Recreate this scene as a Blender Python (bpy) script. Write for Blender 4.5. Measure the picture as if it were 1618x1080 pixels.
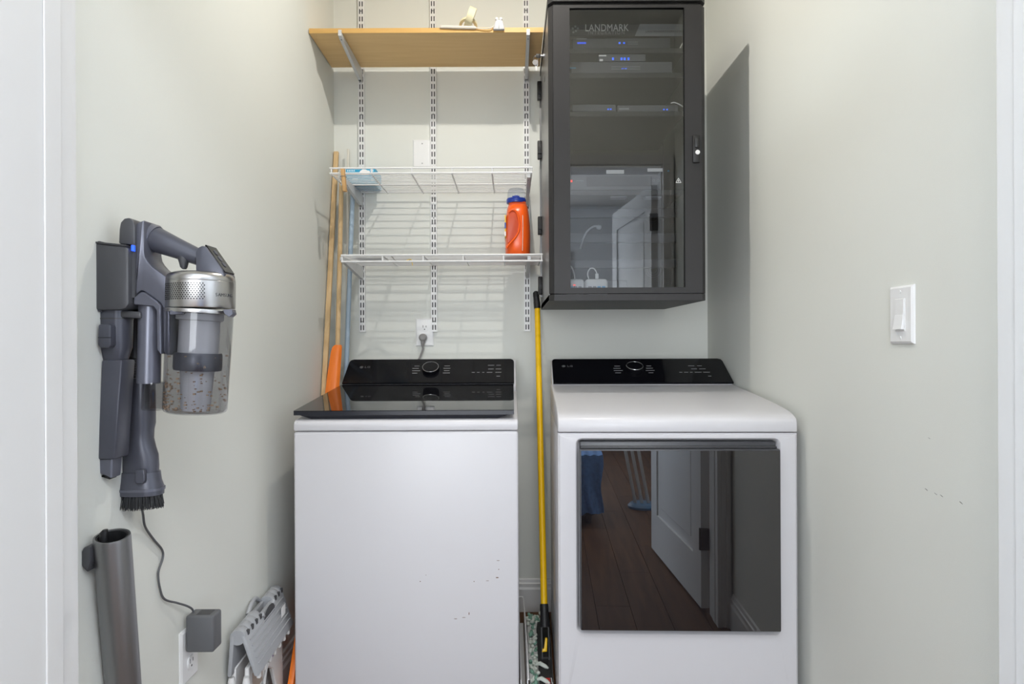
import bpy, bmesh, math, random
from mathutils import Vector, Matrix
random.seed(7)
S = bpy.context.scene
COL = S.collection
for o in list(bpy.data.objects):
    bpy.data.objects.remove(o)

# ------------------------------------------------------------------ camera, world, lights, exposure
F = 1050.0; H = 1.147; ROLL = 0.0044
cam = bpy.data.cameras.new('camera'); cam.sensor_width = 36; cam.lens = 36*F/1618
cam.clip_start = 0.02
camo = bpy.data.objects.new('camera', cam); COL.objects.link(camo)
camo.location = (0, 0, H); camo.rotation_euler = (math.pi/2, ROLL, 0)
S.camera = camo
w = bpy.data.worlds.new('world'); S.world = w; w.use_nodes = True
w.node_tree.nodes['Background'].inputs[0].default_value = (0.75, 0.85, 1.0, 1)
w.node_tree.nodes['Background'].inputs[1].default_value = 0.25
S.view_settings.view_transform = 'Standard'; S.view_settings.look = 'None'
S.view_settings.gamma = 1; S.view_settings.use_curve_mapping = False
S.view_settings.exposure = -0.42
BULB = 6300.0
def area(name, loc, rot, sx, sy, energy, color):
    l = bpy.data.lights.new(name, 'AREA'); l.shape = 'RECTANGLE'; l.size = sx; l.size_y = sy
    l.energy = energy; l.color = color
    o = bpy.data.objects.new(name, l); COL.objects.link(o); o.location = loc; o.rotation_euler = rot
    return o
area('window_daylight', (-2.34, -0.60, 1.55), (0, -math.pi/2, 0), 1.5, 0.95, 250, (0.72, 0.85, 1.0))
area('rear_fill_light', (-0.475, -3.33, 1.40), (math.pi/2, 0, 0), 2.2, 1.5, 130, (0.92, 0.96, 1.0))  # added frontal fill light behind the camera, not a known window
area('room_fill_light', (0.55, -0.65, 2.70), (0, 0, 0), 1.2, 1.2, 66, (0.95, 0.96, 1.0))  # added overhead fill for the machine fronts and left wall

# ------------------------------------------------------------------ helpers
def P(px, py, Y):
    x0, y0 = px-809, py-540
    x = x0 - ROLL*y0; y = y0 + ROLL*x0
    return Vector((x/F*Y, Y, H - y/F*Y))

MATS = {}
def mat(name, col, rough=0.5, metal=0.0, ior=1.5, noise=0.0, nscale=40, bump=0.0, bscale=300, stretch=None,
        emit=None, estr=0.0, coat=0.0, sheen=0.0, spec=0.5):
    m = bpy.data.materials.new(name); m.use_nodes = True
    nt = m.node_tree; b = nt.nodes['Principled BSDF']
    b.inputs['Base Color'].default_value = (*col, 1)
    b.inputs['Roughness'].default_value = rough; b.inputs['Metallic'].default_value = metal
    b.inputs['IOR'].default_value = ior; b.inputs['Coat Weight'].default_value = coat
    b.inputs['Specular IOR Level'].default_value = spec
    if emit:
        b.inputs['Emission Color'].default_value = (*emit, 1); b.inputs['Emission Strength'].default_value = estr
    if noise or bump:
        tc = nt.nodes.new('ShaderNodeTexCoord'); mp = nt.nodes.new('ShaderNodeMapping')
        nt.links.new(tc.outputs['Object'], mp.inputs['Vector'])
        if stretch: mp.inputs['Scale'].default_value = stretch
    if noise:
        n = nt.nodes.new('ShaderNodeTexNoise'); n.inputs['Scale'].default_value = nscale; n.inputs['Detail'].default_value = 4
        nt.links.new(mp.outputs[0], n.inputs['Vector'])
        r = nt.nodes.new('ShaderNodeMapRange')
        r.inputs['To Min'].default_value = 1-noise; r.inputs['To Max'].default_value = 1+noise
        nt.links.new(n.outputs['Fac'], r.inputs['Value'])
        mx = nt.nodes.new('ShaderNodeMix'); mx.data_type = 'RGBA'; mx.blend_type = 'MULTIPLY'
        mx.inputs['Factor'].default_value = 1
        mx.inputs['A'].default_value = (*col, 1)
        nt.links.new(r.outputs[0], mx.inputs['B'])
        nt.links.new(mx.outputs['Result'], b.inputs['Base Color'])
    if bump:
        n2 = nt.nodes.new('ShaderNodeTexNoise'); n2.inputs['Scale'].default_value = bscale; n2.inputs['Detail'].default_value = 3
        nt.links.new(mp.outputs[0], n2.inputs['Vector'])
        bp = nt.nodes.new('ShaderNodeBump'); bp.inputs['Strength'].default_value = bump; bp.inputs['Distance'].default_value = 0.002
        nt.links.new(n2.outputs['Fac'], bp.inputs['Height']); nt.links.new(bp.outputs[0], b.inputs['Normal'])
    MATS[name] = m
    return m
def glassy(name, tint, ior=1.45, rough=0.0, edge=1.0):
    m = bpy.data.materials.new(name); m.use_nodes = True; nt = m.node_tree
    nt.nodes.clear()
    out = nt.nodes.new('ShaderNodeOutputMaterial'); mx = nt.nodes.new('ShaderNodeMixShader')
    tr = nt.nodes.new('ShaderNodeBsdfTransparent'); tr.inputs[0].default_value = (*tint, 1)
    gl = nt.nodes.new('ShaderNodeBsdfGlossy'); gl.inputs['Roughness'].default_value = rough
    fr = nt.nodes.new('ShaderNodeFresnel'); fr.inputs['IOR'].default_value = ior
    ge = nt.nodes.new('ShaderNodeNewGeometry'); inv = nt.nodes.new('ShaderNodeMath'); inv.operation = 'SUBTRACT'; inv.inputs[0].default_value = 1
    nt.links.new(ge.outputs['Backfacing'], inv.inputs[1])
    mu = nt.nodes.new('ShaderNodeMath'); mu.operation = 'MULTIPLY'
    nt.links.new(fr.outputs[0], mu.inputs[0]); nt.links.new(inv.outputs[0], mu.inputs[1])
    nt.links.new(mu.outputs[0], mx.inputs[0]); nt.links.new(tr.outputs[0], mx.inputs[1]); nt.links.new(gl.outputs[0], mx.inputs[2])
    nt.links.new(mx.outputs[0], out.inputs[0])
    MATS[name] = m; return m
def woodmat(name, dark, light, axis='X', scale=3.0, rough=0.45, stretch=14.0, bandmix=0.5):
    m = bpy.data.materials.new(name); m.use_nodes = True; nt = m.node_tree; b = nt.nodes['Principled BSDF']
    tc = nt.nodes.new('ShaderNodeTexCoord'); mp = nt.nodes.new('ShaderNodeMapping')
    sc = [stretch, stretch, stretch]; sc['XYZ'.index(axis)] = 1.0
    mp.inputs['Scale'].default_value = sc
    nt.links.new(tc.outputs['Object'], mp.inputs['Vector'])
    n = nt.nodes.new('ShaderNodeTexNoise'); n.inputs['Scale'].default_value = scale; n.inputs['Detail'].default_value = 6
    n.inputs['Distortion'].default_value = 0.7
    nt.links.new(mp.outputs[0], n.inputs['Vector'])
    cr = nt.nodes.new('ShaderNodeValToRGB'); cr.color_ramp.elements[0].color = (*dark, 1); cr.color_ramp.elements[1].color = (*light, 1)
    cr.color_ramp.elements[0].position = 0.3; cr.color_ramp.elements[1].position = 0.7
    nt.links.new(n.outputs['Fac'], cr.inputs[0]); nt.links.new(cr.outputs[0], b.inputs['Base Color'])
    b.inputs['Roughness'].default_value = rough; b.inputs['Specular IOR Level'].default_value = 0.25
    MATS[name] = m; return m

mat('wall_sage', (0.735, 0.745, 0.70), 0.75, noise=0.012, nscale=3, bump=0.12, bscale=500, stretch=(1, 1, 1))
mat('room_white', (0.72, 0.73, 0.74), 0.7, noise=0.01, nscale=3)
mat('trim_white', (0.69, 0.685, 0.68), 0.4, noise=0.01, nscale=5)
mat('ceiling_white', (0.82, 0.82, 0.80), 0.8, noise=0.01, nscale=5)
mat('plate_white', (0.83, 0.83, 0.83), 0.35, noise=0.01, nscale=20)
mat('shelf_white', (0.80, 0.80, 0.80), 0.35, noise=0.01, nscale=20)
mat('bracket_grey', (0.62, 0.63, 0.64), 0.4, noise=0.02, nscale=20)
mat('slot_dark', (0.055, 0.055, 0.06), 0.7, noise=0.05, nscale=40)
mat('screw_grey', (0.35, 0.35, 0.35), 0.35, 0.8, noise=0.05)
mat('appliance_white', (0.60, 0.59, 0.61), 0.33, noise=0.006, nscale=5, spec=0.35)
mat('appliance_black', (0.006, 0.006, 0.008), 0.02, ior=1.36, noise=0.05, nscale=9)
mat('console_black', (0.005, 0.005, 0.007), 0.12, ior=1.3, noise=0.05, nscale=9)
mat('dryer_glass', (0.008, 0.007, 0.008), 0.01, ior=1.95, noise=0.05, nscale=9)
mat('dark_grey_plastic', (0.045, 0.046, 0.052), 0.35, noise=0.04, nscale=30)
mat('lid_edge', (0.008, 0.009, 0.016), 0.25, noise=0.04, nscale=30)
mat('print_grey', (0.32, 0.32, 0.33), 0.6, noise=0.02)
mat('print_dim', (0.10, 0.10, 0.105), 0.6, noise=0.02)
mat('knob_ring', (0.45, 0.45, 0.46), 0.25, 0.9, noise=0.03)
mat('rust', (0.16, 0.09, 0.05), 0.8, noise=0.2)
mat('scuff_grey', (0.22, 0.22, 0.21), 0.8, noise=0.2)
mat('cabinet_steel', (0.030, 0.029, 0.030), 0.5, 0.0, spec=0.3, noise=0.03, nscale=60, bump=0.1, bscale=900)
mat('cabinet_side', (0.20, 0.20, 0.205), 0.3, 0.2, noise=0.03, nscale=40)
mat('cabinet_inside', (0.035, 0.037, 0.036), 0.6, noise=0.03)
mat('rubber_black', (0.010, 0.010, 0.011), 0.5, noise=0.05)
mat('device_grey', (0.10, 0.105, 0.115), 0.45, noise=0.04)
mat('device_dark', (0.03, 0.031, 0.034), 0.4, noise=0.04)
mat('device_pale', (0.28, 0.29, 0.32), 0.5, noise=0.03)
mat('banner_letters', (0.85, 0.86, 0.87), 0.5, noise=0.02)
mat('led_blue', (0.02, 0.08, 0.6), 0.4, emit=(0.03, 0.16, 1.0), estr=2.0)
mat('led_blue_bright', (0.02, 0.08, 0.6), 0.4, emit=(0.02, 0.10, 1.0), estr=1.6)
mat('led_red', (0.6, 0.03, 0.02), 0.4, emit=(1.0, 0.06, 0.03), estr=2.0)
mat('label_white', (0.9, 0.9, 0.9), 0.6, emit=None, noise=0.01)
mat('cable_white', (0.8, 0.8, 0.8), 0.45, noise=0.01)
mat('usb_blue', (0.05, 0.38, 0.70), 0.4, noise=0.02)
glassy('cabinet_glass', (0.76, 0.77, 0.78), 2.1)
glassy('bin_plastic', (0.80, 0.80, 0.81), 1.5, 0.06)
glassy('clear_cap', (0.93, 0.94, 0.96), 1.25, 0.1)
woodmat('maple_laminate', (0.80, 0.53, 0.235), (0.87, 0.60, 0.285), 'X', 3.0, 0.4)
woodmat('pine', (0.60, 0.40, 0.20), (0.72, 0.52, 0.29), 'Z', 5.0, 0.6)
woodmat('clothespin_wood', (0.52, 0.30, 0.12), (0.62, 0.38, 0.17), 'Z', 8.0, 0.6)
mat('pole_blue', (0.36, 0.46, 0.56), 0.4, noise=0.03)
mat('pole_cream', (0.75, 0.71, 0.62), 0.5, noise=0.03)
mat('orange_plastic', (0.86, 0.20, 0.018), 0.4, noise=0.05, nscale=20)
mat('yellow_paint', (0.84, 0.50, 0.003), 0.3, noise=0.03, nscale=12)
mat('red_label', (0.62, 0.03, 0.025), 0.45, noise=0.05)
mat('bottle_orange', (0.92, 0.12, 0.010), 0.28, noise=0.03, nscale=10)
mat('bottle_shade', (0.58, 0.065, 0.012), 0.4, noise=0.03)  # darker orange that paints in the shade of the grip hollow
mat('cap_blue', (0.015, 0.045, 0.33), 0.3, noise=0.03)
mat('label_yellow', (0.80, 0.55, 0.08), 0.5, noise=0.05)
mat('label_navy', (0.05, 0.12, 0.42), 0.5, noise=0.05)
mat('carton_blue', (0.035, 0.37, 0.62), 0.5, noise=0.05, nscale=60)
mat('carton_light', (0.55, 0.74, 0.85), 0.5, noise=0.05)
mat('tape_cream', (0.72, 0.66, 0.44), 0.6, noise=0.04, nscale=60)
mat('strap_beige', (0.70, 0.65, 0.58), 0.6, noise=0.05, nscale=60)
mat('plug_white', (0.56, 0.56, 0.58), 0.35, noise=0.02)
mat('plug_grey', (0.26, 0.25, 0.245), 0.5, noise=0.03)
mat('vac_grey', (0.078, 0.081, 0.102), 0.32, 0.25, noise=0.03, nscale=60)
mat('vac_light', (0.130, 0.134, 0.166), 0.3, 0.4, noise=0.03, nscale=60)
mat('vac_dark', (0.05, 0.05, 0.055), 0.35, noise=0.03)
mat('dock_grey', (0.062, 0.063, 0.070), 0.42, noise=0.03)
mat('vac_silver', (0.50, 0.49, 0.48), 0.28, 1.0, noise=0.03, nscale=4, stretch=(60, 60, 1))
mat('wand_silver', (0.27, 0.27, 0.275), 0.36, 0.85, noise=0.03, nscale=4)
mat('bin_inner', (0.46, 0.46, 0.48), 0.4, noise=0.05, nscale=20)
mat('dust', (0.25, 0.17, 0.11), 0.9, noise=0.3, nscale=80)
mat('stool_grey', (0.37, 0.38, 0.40), 0.45, noise=0.02)
mat('stool_white', (0.74, 0.73, 0.72), 0.45, noise=0.02)
mat('sticker_tan', (0.42, 0.33, 0.27), 0.6, noise=0.12, nscale=90)
mat('sticker_purple', (0.25, 0.2, 0.36), 0.6, noise=0.2, nscale=120)
mat('adapter_grey', (0.105, 0.108, 0.115), 0.5, noise=0.03)
mat('tray_white', (0.66, 0.66, 0.66), 0.3, noise=0.02)
mat('chenille_white', (0.62, 0.66, 0.60), 0.9, noise=0.2, nscale=60)
mat('chenille_green', (0.20, 0.36, 0.28), 0.9, noise=0.2, nscale=60)
mat('mop_black', (0.022, 0.022, 0.022), 0.7, noise=0.3, nscale=120)
mat('blue_weave', (0.13, 0.26, 0.52), 0.9, noise=0.6, nscale=45)
mat('stand_blue', (0.08, 0.20, 0.36), 0.4, noise=0.03)
mat('brass_dark', (0.10, 0.09, 0.08), 0.4, 0.7, noise=0.05)
mat('bulb_glow', (1, 1, 1), 0.5, emit=(1.0, 0.955, 0.88), estr=BULB)

class B:
    """collects shapes in a bmesh; build() links them as one mesh object"""
    def __init__(s): s.bm = bmesh.new()
    def _merge(s, bm2):
        me = bpy.data.meshes.new('tmp'); bm2.to_mesh(me); bm2.free(); s.bm.from_mesh(me); bpy.data.meshes.remove(me)
    def box(s, x0, x1, y0, y1, z0, z1, bev=0.0, seg=2):
        b = bmesh.new()
        v = [b.verts.new((x, y, z)) for x in (x0, x1) for y in (y0, y1) for z in (z0, z1)]
        for f in ((0,1,3,2),(4,6,7,5),(0,4,5,1),(2,3,7,6),(0,2,6,4),(1,5,7,3)): b.faces.new([v[i] for i in f])
        bmesh.ops.recalc_face_normals(b, faces=b.faces)
        if bev: bmesh.ops.bevel(b, geom=list(b.edges), offset=bev, segments=seg, affect='EDGES', profile=0.5)
        s._merge(b); return s
    def hexa(s, pts, bev=0.0, seg=2):
        """8 points: bottom ring 4, top ring 4"""
        b = bmesh.new(); v = [b.verts.new(p) for p in pts]
        for f in ((3,2,1,0),(4,5,6,7),(0,1,5,4),(1,2,6,5),(2,3,7,6),(3,0,4,7)): b.faces.new([v[i] for i in f])
        bmesh.ops.recalc_face_normals(b, faces=b.faces)
        if bev: bmesh.ops.bevel(b, geom=list(b.edges), offset=bev, segments=seg, affect='EDGES', profile=0.5)
        s._merge(b); return s
    def prism(s, pts, ext, bev=0.0, seg=2):
        """closed 3-D outline pts extruded by vector ext"""
        b = bmesh.new(); e = Vector(ext)
        a = [b.verts.new(p) for p in pts]; c = [b.verts.new(Vector(p)+e) for p in pts]
        n = len(pts)
        b.faces.new(a[::-1]); b.faces.new(c)
        for i in range(n): b.faces.new((a[i], a[(i+1) % n], c[(i+1) % n], c[i]))
        bmesh.ops.recalc_face_normals(b, faces=b.faces)
        if bev:
            eds = [x for x in b.edges if len(x.link_faces) == 2 and x.calc_face_angle(0) > 0.5]
            bmesh.ops.bevel(b, geom=eds, offset=bev, segments=seg, affect='EDGES', profile=0.5)
        s._merge(b); return s
    def pprism(s, px, y0, y1, bev=0.0, seg=2):
        return s.prism([P(a, c, y0) for a, c in px], (0, y1-y0, 0), bev, seg)
    def rings(s, rings, cap=True):
        b = bmesh.new(); R = [[b.verts.new(p) for p in r] for r in rings]; n = len(rings[0])
        for i in range(len(R)-1):
            for j in range(n): b.faces.new((R[i][j], R[i][(j+1) % n], R[i+1][(j+1) % n], R[i+1][j]))
        if cap: b.faces.new(R[0][::-1]); b.faces.new(R[-1])
        bmesh.ops.recalc_face_normals(b, faces=b.faces)
        s._merge(b); return s
    def frame(s, d):
        d = Vector(d).normalized(); u = d.orthogonal().normalized()
        if abs(d.z) > 0.9: u = Vector((1, 0, 0)); u = (u - d*u.dot(d)).normalized()
        return u, d.cross(u)
    def lathe(s, p0, p1, prof, seg=28, cap=True):
        """prof: list of (t along p0-p1, radius)"""
        p0, p1 = Vector(p0), Vector(p1); u, v = s.frame(p1-p0)
        rr = []
        for t, r in prof:
            c = p0.lerp(p1, t) if 0 <= t <= 1 else p0+(p1-p0)*t
            rr.append([c + (u*math.cos(a)+v*math.sin(a))*max(r, 1e-5) for a in [2*math.pi*k/seg for k in range(seg)]])
        return s.rings(rr, cap)
    def cyl(s, p0, p1, r, r2=None, seg=16): return s.lathe(p0, p1, [(0, r), (1, r if r2 is None else r2)], seg)
    def tube(s, pts, r, seg=8):
        pts = [Vector(p) for p in pts]; rr = []; u = None
        for i, p in enumerate(pts):
            d = (pts[min(i+1, len(pts)-1)] - pts[max(i-1, 0)]).normalized()
            if u is None: u, v = s.frame(d)
            else:
                u = (u - d*u.dot(d)).normalized(); v = d.cross(u)
            rad = r[i] if isinstance(r, (list, tuple)) else r
            rr.append([p+(u*math.cos(a)+v*math.sin(a))*rad for a in [2*math.pi*k/seg for k in range(seg)]])
        return s.rings(rr)
    def loft(s, secs, seg=24, sq=2.0):
        """secs: (center, rx, ry) horizontal superellipse rings"""
        rr = []
        for c, rx, ry in secs:
            c = Vector(c); ring = []
            for k in range(seg):
                a = 2*math.pi*k/seg; ca, sa = math.cos(a), math.sin(a)
                ring.append(c+Vector((rx*math.copysign(abs(ca)**(2/sq), ca), ry*math.copysign(abs(sa)**(2/sq), sa), 0)))
            rr.append(ring)
        return s.rings(rr)
    def torus(s, c, axis, R, r, seg=28, sg=8, a0=0, a1=2*math.pi):
        c = Vector(c); u, v = s.frame(axis); ax = Vector(axis).normalized(); full = abs(a1-a0-2*math.pi) < 1e-4
        rr = []
        for k in range(seg + (0 if full else 1)):
            a = a0+(a1-a0)*k/seg; d = u*math.cos(a)+v*math.sin(a)
            rr.append([c+d*R+(d*math.cos(q)+ax*math.sin(q))*r for q in [2*math.pi*j/sg for j in range(sg)]])
        if full: rr.append(rr[0]); return s.rings(rr, False)
        return s.rings(rr)
    def build(s, name, m, parent=None, smooth=True, ang=35):
        bmesh.ops.remove_doubles(s.bm, verts=s.bm.verts, dist=1e-6)
        off = world_loc(parent) if parent else None
        if off is None:
            # origin at the base centre of the mesh
            cs = [v.co for v in s.bm.verts]
            off = Vector(((min(c.x for c in cs)+max(c.x for c in cs))/2, (min(c.y for c in cs)+max(c.y for c in cs))/2, min(c.z for c in cs)))
            loc = off.copy()
        else: loc = Vector((0, 0, 0))
        bmesh.ops.translate(s.bm, verts=s.bm.verts, vec=-off)
        me = bpy.data.meshes.new(name); s.bm.to_mesh(me); s.bm.free()
        me.materials.append(MATS[m] if isinstance(m, str) else m)
        if smooth:
            me.polygons.foreach_set('use_smooth', [True]*len(me.polygons)); me.set_sharp_from_angle(angle=math.radians(ang))
        o = bpy.data.objects.new(name, me); COL.objects.link(o)
        o.location = loc
        if parent: o.parent = parent
        return o
def world_loc(o):
    v = Vector((0, 0, 0))
    while o: v += o.location; o = o.parent
    return v
def tag(o, label, cat, group=None, kind=None):
    o['label'] = label; o['category'] = cat
    if group: o['group'] = group
    if kind: o['kind'] = kind
    return o
def thing(name, label, cat, loc, group=None):
    o = bpy.data.objects.new(name, None); COL.objects.link(o); o.location = loc; o.empty_display_size = 0.05
    return tag(o, label, cat, group)
def struct(o): o['kind'] = 'structure'; return o
def dup(o, delta=None, parent=None):
    c = o.copy(); COL.objects.link(c)
    if parent is not None: c.parent = parent
    if delta is not None: c.location = o.location + Vector(delta)
    for ch in list(o.children): dup(ch, None, c)
    return c
def text(name, s, size, m, parent, loc, rot=(math.pi/2, 0, 0), depth=0.0006, align='LEFT', sx=1.0, space=1.0):
    cu = bpy.data.curves.new('t', 'FONT'); cu.body = s; cu.size = size; cu.extrude = depth; cu.align_x = align; cu.align_y = 'CENTER'
    cu.space_character = space
    to = bpy.data.objects.new('t', cu); COL.objects.link(to)
    dg = bpy.context.evaluated_depsgraph_get(); dg.update()
    me = bpy.data.meshes.new_from_object(to.evaluated_get(dg))
    bpy.data.objects.remove(to); bpy.data.curves.remove(cu)
    M = Matrix.Translation(Vector(loc)-world_loc(parent)) @ Matrix([Matrix.Rotation(rot[2], 4, 'Z') @ Matrix.Rotation(rot[1], 4, 'Y') @ Matrix.Rotation(rot[0], 4, 'X')][0]) @ Matrix.Diagonal((sx, 1, 1, 1))
    me.transform(M); me.materials.clear(); me.materials.append(MATS[m]); me.name = name
    o = bpy.data.objects.new(name, me); COL.objects.link(o); o.parent = parent
    return o
def bez(pts, n=8):
    """Catmull-Rom through pts"""
    pts = [Vector(p) for p in pts]; q = [2*pts[0]-pts[1]]+pts+[2*pts[-1]-pts[-2]]; out = []
    for i in range(1, len(q)-2):
        for k in range(n):
            t = k/n; a, b, c, d = q[i-1], q[i], q[i+1], q[i+2]
            out.append(0.5*((2*b)+(c-a)*t+(2*a-5*b+4*c-d)*t*t+(3*b-a-3*c+d)*t**3))
    out.append(pts[-1]); return out

# ------------------------------------------------------------------ setting
XL, XR, YB, YF, ZC = -0.757, 0.836, 2.84, 1.045, 2.74
RX0, RX1, RY0 = -2.4, 2.4, -3.4
b = B(); b.box(XL-0.1, XR+0.1, YB, YB+0.1, 0, ZC); wall_back = struct(b.build('wall_back', 'wall_sage', smooth=False))
b = B(); b.box(XL-0.1, XL, YF, YB, 0, ZC); wall_left = struct(b.build('wall_left', 'wall_sage', smooth=False))
b = B(); b.box(XR, XR+0.1, YF, YB, 0, ZC); wall_right = struct(b.build('wall_right', 'wall_sage', smooth=False))
# closet front wall with the double-door opening
OX0, OX1, OZ = -0.694, 0.775, 2.03
b = B()
b.box(RX0, OX0-0.015, 0.935, YF, 0, ZC); b.box(OX1+0.015, RX1, 0.935, YF, 0, ZC); b.box(OX0-0.015, OX1+0.015, 0.935, YF, OZ+0.015, ZC)
struct(b.build('wall_front', 'wall_sage', smooth=False))
b = B(); b.box(RX0, RX1, RY0, YB, -0.1, -0.02); struct(b.build('floor', 'dark_grey_plastic', smooth=False))
b = B(); b.box(RX0-0.1, RX1+0.1, RY0-0.1, YB+0.1, ZC, ZC+0.1); struct(b.build('ceiling', 'ceiling_white', smooth=False))
b = B(); b.box(RX0-0.1, RX1+0.1, RY0-0.1, RY0, 0, ZC); struct(b.build('wall_rear', 'room_white', smooth=False))
b = B(); b.box(RX1, RX1+0.1, RY0, 0.935, 0, ZC); struct(b.build('wall_room_right', 'room_white', smooth=False))
b = B(); b.box(RX0-0.1, RX0, RY0, 0.935, 0, ZC); struct(b.build('wall_room_left', 'room_white', smooth=False))
# plank floor of the room and closet: planks in view of the glass, real boards
woodmat('floor_oak', (0.060, 0.025, 0.010), (0.14, 0.066, 0.029), 'Y', 2.2, 0.6)
fl = bpy.data.objects['floor']
pw, pl = 0.15, 1.2
nx = int((RX1-RX0)/pw)
pm = None; k = 0
for i in range(nx):
    y = RY0 - (i*0.43) % pl
    while y < YB:
        x0 = RX0+i*pw; y0, y1 = max(y, RY0), min(y+pl, YB)
        if y1-y0 > 0.02 and (y1 < 0.93 or (x0 > XL-0.2 and x0 < XR)) :
            xa, xb = x0+0.0012, x0+pw-0.0012
            bb = B(); bb.box(xa, xb, y0+0.0012, y1-0.0012, -0.02, 0.0)
            bb.build('plank', 'floor_oak', fl, smooth=False); k += 1
        y += pl
def baseboard(name, pts_fn, m='trim_white'):
    pass
prof = [(0, 0), (0.016, 0), (0.016, 0.095), (0.012, 0.104), (0.012, 0.118), (0.008, 0.122), (0.006, 0.134), (0, 0.138)]
b = B(); b.prism([(XL, YB-d, z) for d, z in prof], (XR-XL, 0, 0)); struct(b.build('baseboard_back', 'trim_white', smooth=False))
b = B(); b.prism([(XL+d, YF+0.02, z) for d, z in prof], (0, YB-YF-0.037, 0)); struct(b.build('baseboard_left', 'trim_white', smooth=False))
b = B(); b.prism([(XR-d, YF+0.02, z) for d, z in prof], (0, YB-YF-0.037, 0)); struct(b.build('baseboard_right', 'trim_white', smooth=False))
# door jamb lining and casings (inside face stepped)
def jamb(name, x, sgn):
    b = B()
    xa, xb = sorted((x, x-sgn*0.015))
    b.box(xa, xb, 0.925 if sgn < 0 else 0.893, 1.06, 0, OZ)                       # lining
    # stop bead in the middle of the jamb
    xs, xe = sorted((x, x+sgn*0.003))
    b.box(xs, xe, 0.985, 1.022, 0, OZ, 0.0014)
    # inner casing, stepped profile towards the closet
    wedge = [(x-sgn*0.002, 1.045), (x-sgn*0.002, 1.062), (x-sgn*0.015, 1.062), (x-sgn*0.017, 1.058), (x-sgn*0.034, 1.058), (x-sgn*0.038, 1.066), (x-sgn*0.050, 1.066), (x-sgn*0.050, 1.045)]
    b.prism([(p, q, 0) for p, q in wedge], (0, 0, OZ+0.05))
    # outer casing on the room side
    xs, xe = sorted((x-sgn*0.004, x-sgn*0.09))
    b.box(xs, xe, 0.915, 0.935, 0, OZ+0.09, 0.003)
    return struct(b.build(name, 'trim_white', smooth=False))
jamb('trim_1', OX0, 1); jamb('trim_2', OX1, -1)
b = B(); b.box(OX0-0.014, OX1+0.014, 0.925, 1.06, OZ, OZ+0.015); b.box(OX0-0.05, OX1+0.05, 1.045, 1.064, OZ+0.015, OZ+0.07, 0.003)
b.box(OX0-0.09, OX1+0.09, 0.915, 0.935, OZ+0.015, OZ+0.09, 0.003); struct(b.build('trim_3', 'trim_white', smooth=False))

def door_leaf(name, x, sgn, y0=0.14, y1=0.895, rot=0.0, shift=(0, 0, 0)):
    """opened leaf standing in the room, flat along Y, sgn = direction of the room side"""
    o = None
    b = B(); xa, xb = sorted((x, x+sgn*0.035))
    st = 0.11
    b.box(xa, xb, y0, y0+st, 0.015, 1.98); b.box(xa, xb, y1-st, y1, 0.015, 1.98)
    b.box(xa, xb, y0+st, y1-st, 0.015, 0.22); b.box(xa, xb, y0+st, y1-st, 0.93, 1.07); b.box(xa, xb, y0+st, y1-st, 1.86, 1.98)
    o = struct(b.build(name, 'trim_white', smooth=False))
    for z0, z1 in ((0.22, 0.93), (1.07, 1.86)):
        b = B(); b.box(xa+0.009, xb-0.009, y0+st-0.002, y1-st+0.002, z0-0.002, z1+0.002)
        b.box(xa+0.006, xb-0.006, y0+st+0.05, y1-st-0.05, z0+0.05, z1-0.05, 0.004)
        b.build('door_panel', 'trim_white', o, smooth=False)
    for z in (0.31, 1.78):
        b = B(); b.box(x-sgn*0.005, x+sgn*0.033, y1, 0.925, z-0.045, z+0.045, 0.003)
        b.cyl((x-sgn*0.004, 0.91, z-0.046), (x-sgn*0.004, 0.91, z+0.046), 0.006)
        b.build('hinge', 'brass_dark', o)
    o.rotation_euler.z = rot; o.location += Vector(shift)
    return o
door_leaf('door_1', 0.743, 1, 0.070, 0.905, math.radians(-5.65), (-0.040, 0, 0)); door_leaf('door_2', -0.715, -1, 0.13, 0.885)
# window of the room behind the camera
b = B()
for y in (-1.14, -0.12): b.box(RX0+0.001, RX0+0.05, y, y+0.06, 0.75, 2.4)
for z in (0.75, 2.34): b.box(RX0+0.001, RX0+0.05, -1.14, -0.06, z, z+0.06)
struct(b.build('window_1', 'trim_white', smooth=False))

b = B()  # made-up frame round the added rear fill light
for x in (-1.64, 0.63): b.box(x, x+0.06, RY0+0.001, RY0+0.05, 0.59, 2.21)
for z in (0.59, 2.15): b.box(-1.64, 0.69, RY0+0.001, RY0+0.05, z, z+0.06)
struct(b.build('rear_fill_frame', 'trim_white', smooth=False))

# scuffs on the right wall
def scuff(parent, c, u, v, n, L, W, m, name='scuff_mark'):
    c, u, v, n = Vector(c), Vector(u), Vector(v), Vector(n)
    b = B(); pts = []
    for k in range(8):
        a = 2*math.pi*k/8; r = random.uniform(0.7, 1.1)
        pts.append(c+u*math.cos(a)*L/2*r+v*math.sin(a)*W/2*r)
    b.prism(pts, n*0.0003); return b.build(name, m, parent, smooth=False)
for px, py, L, W in ((1463, 773, 0.012, 0.0022), (1478, 780, 0.012, 0.0014), (1487, 783, 0.010, 0.0016), (1518, 794, 0.013, 0.002), (1468, 692, 0.008, 0.001)):
    Y = XR*F/(px-809); p = P(px, py, Y); p.x = XR-0.0003
    scuff(wall_right, p, Vector((0, -0.95, -0.3)).normalized(), (0, -0.3, 0.95), (-1, 0, 0), L, W, 'scuff_grey')
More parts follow.
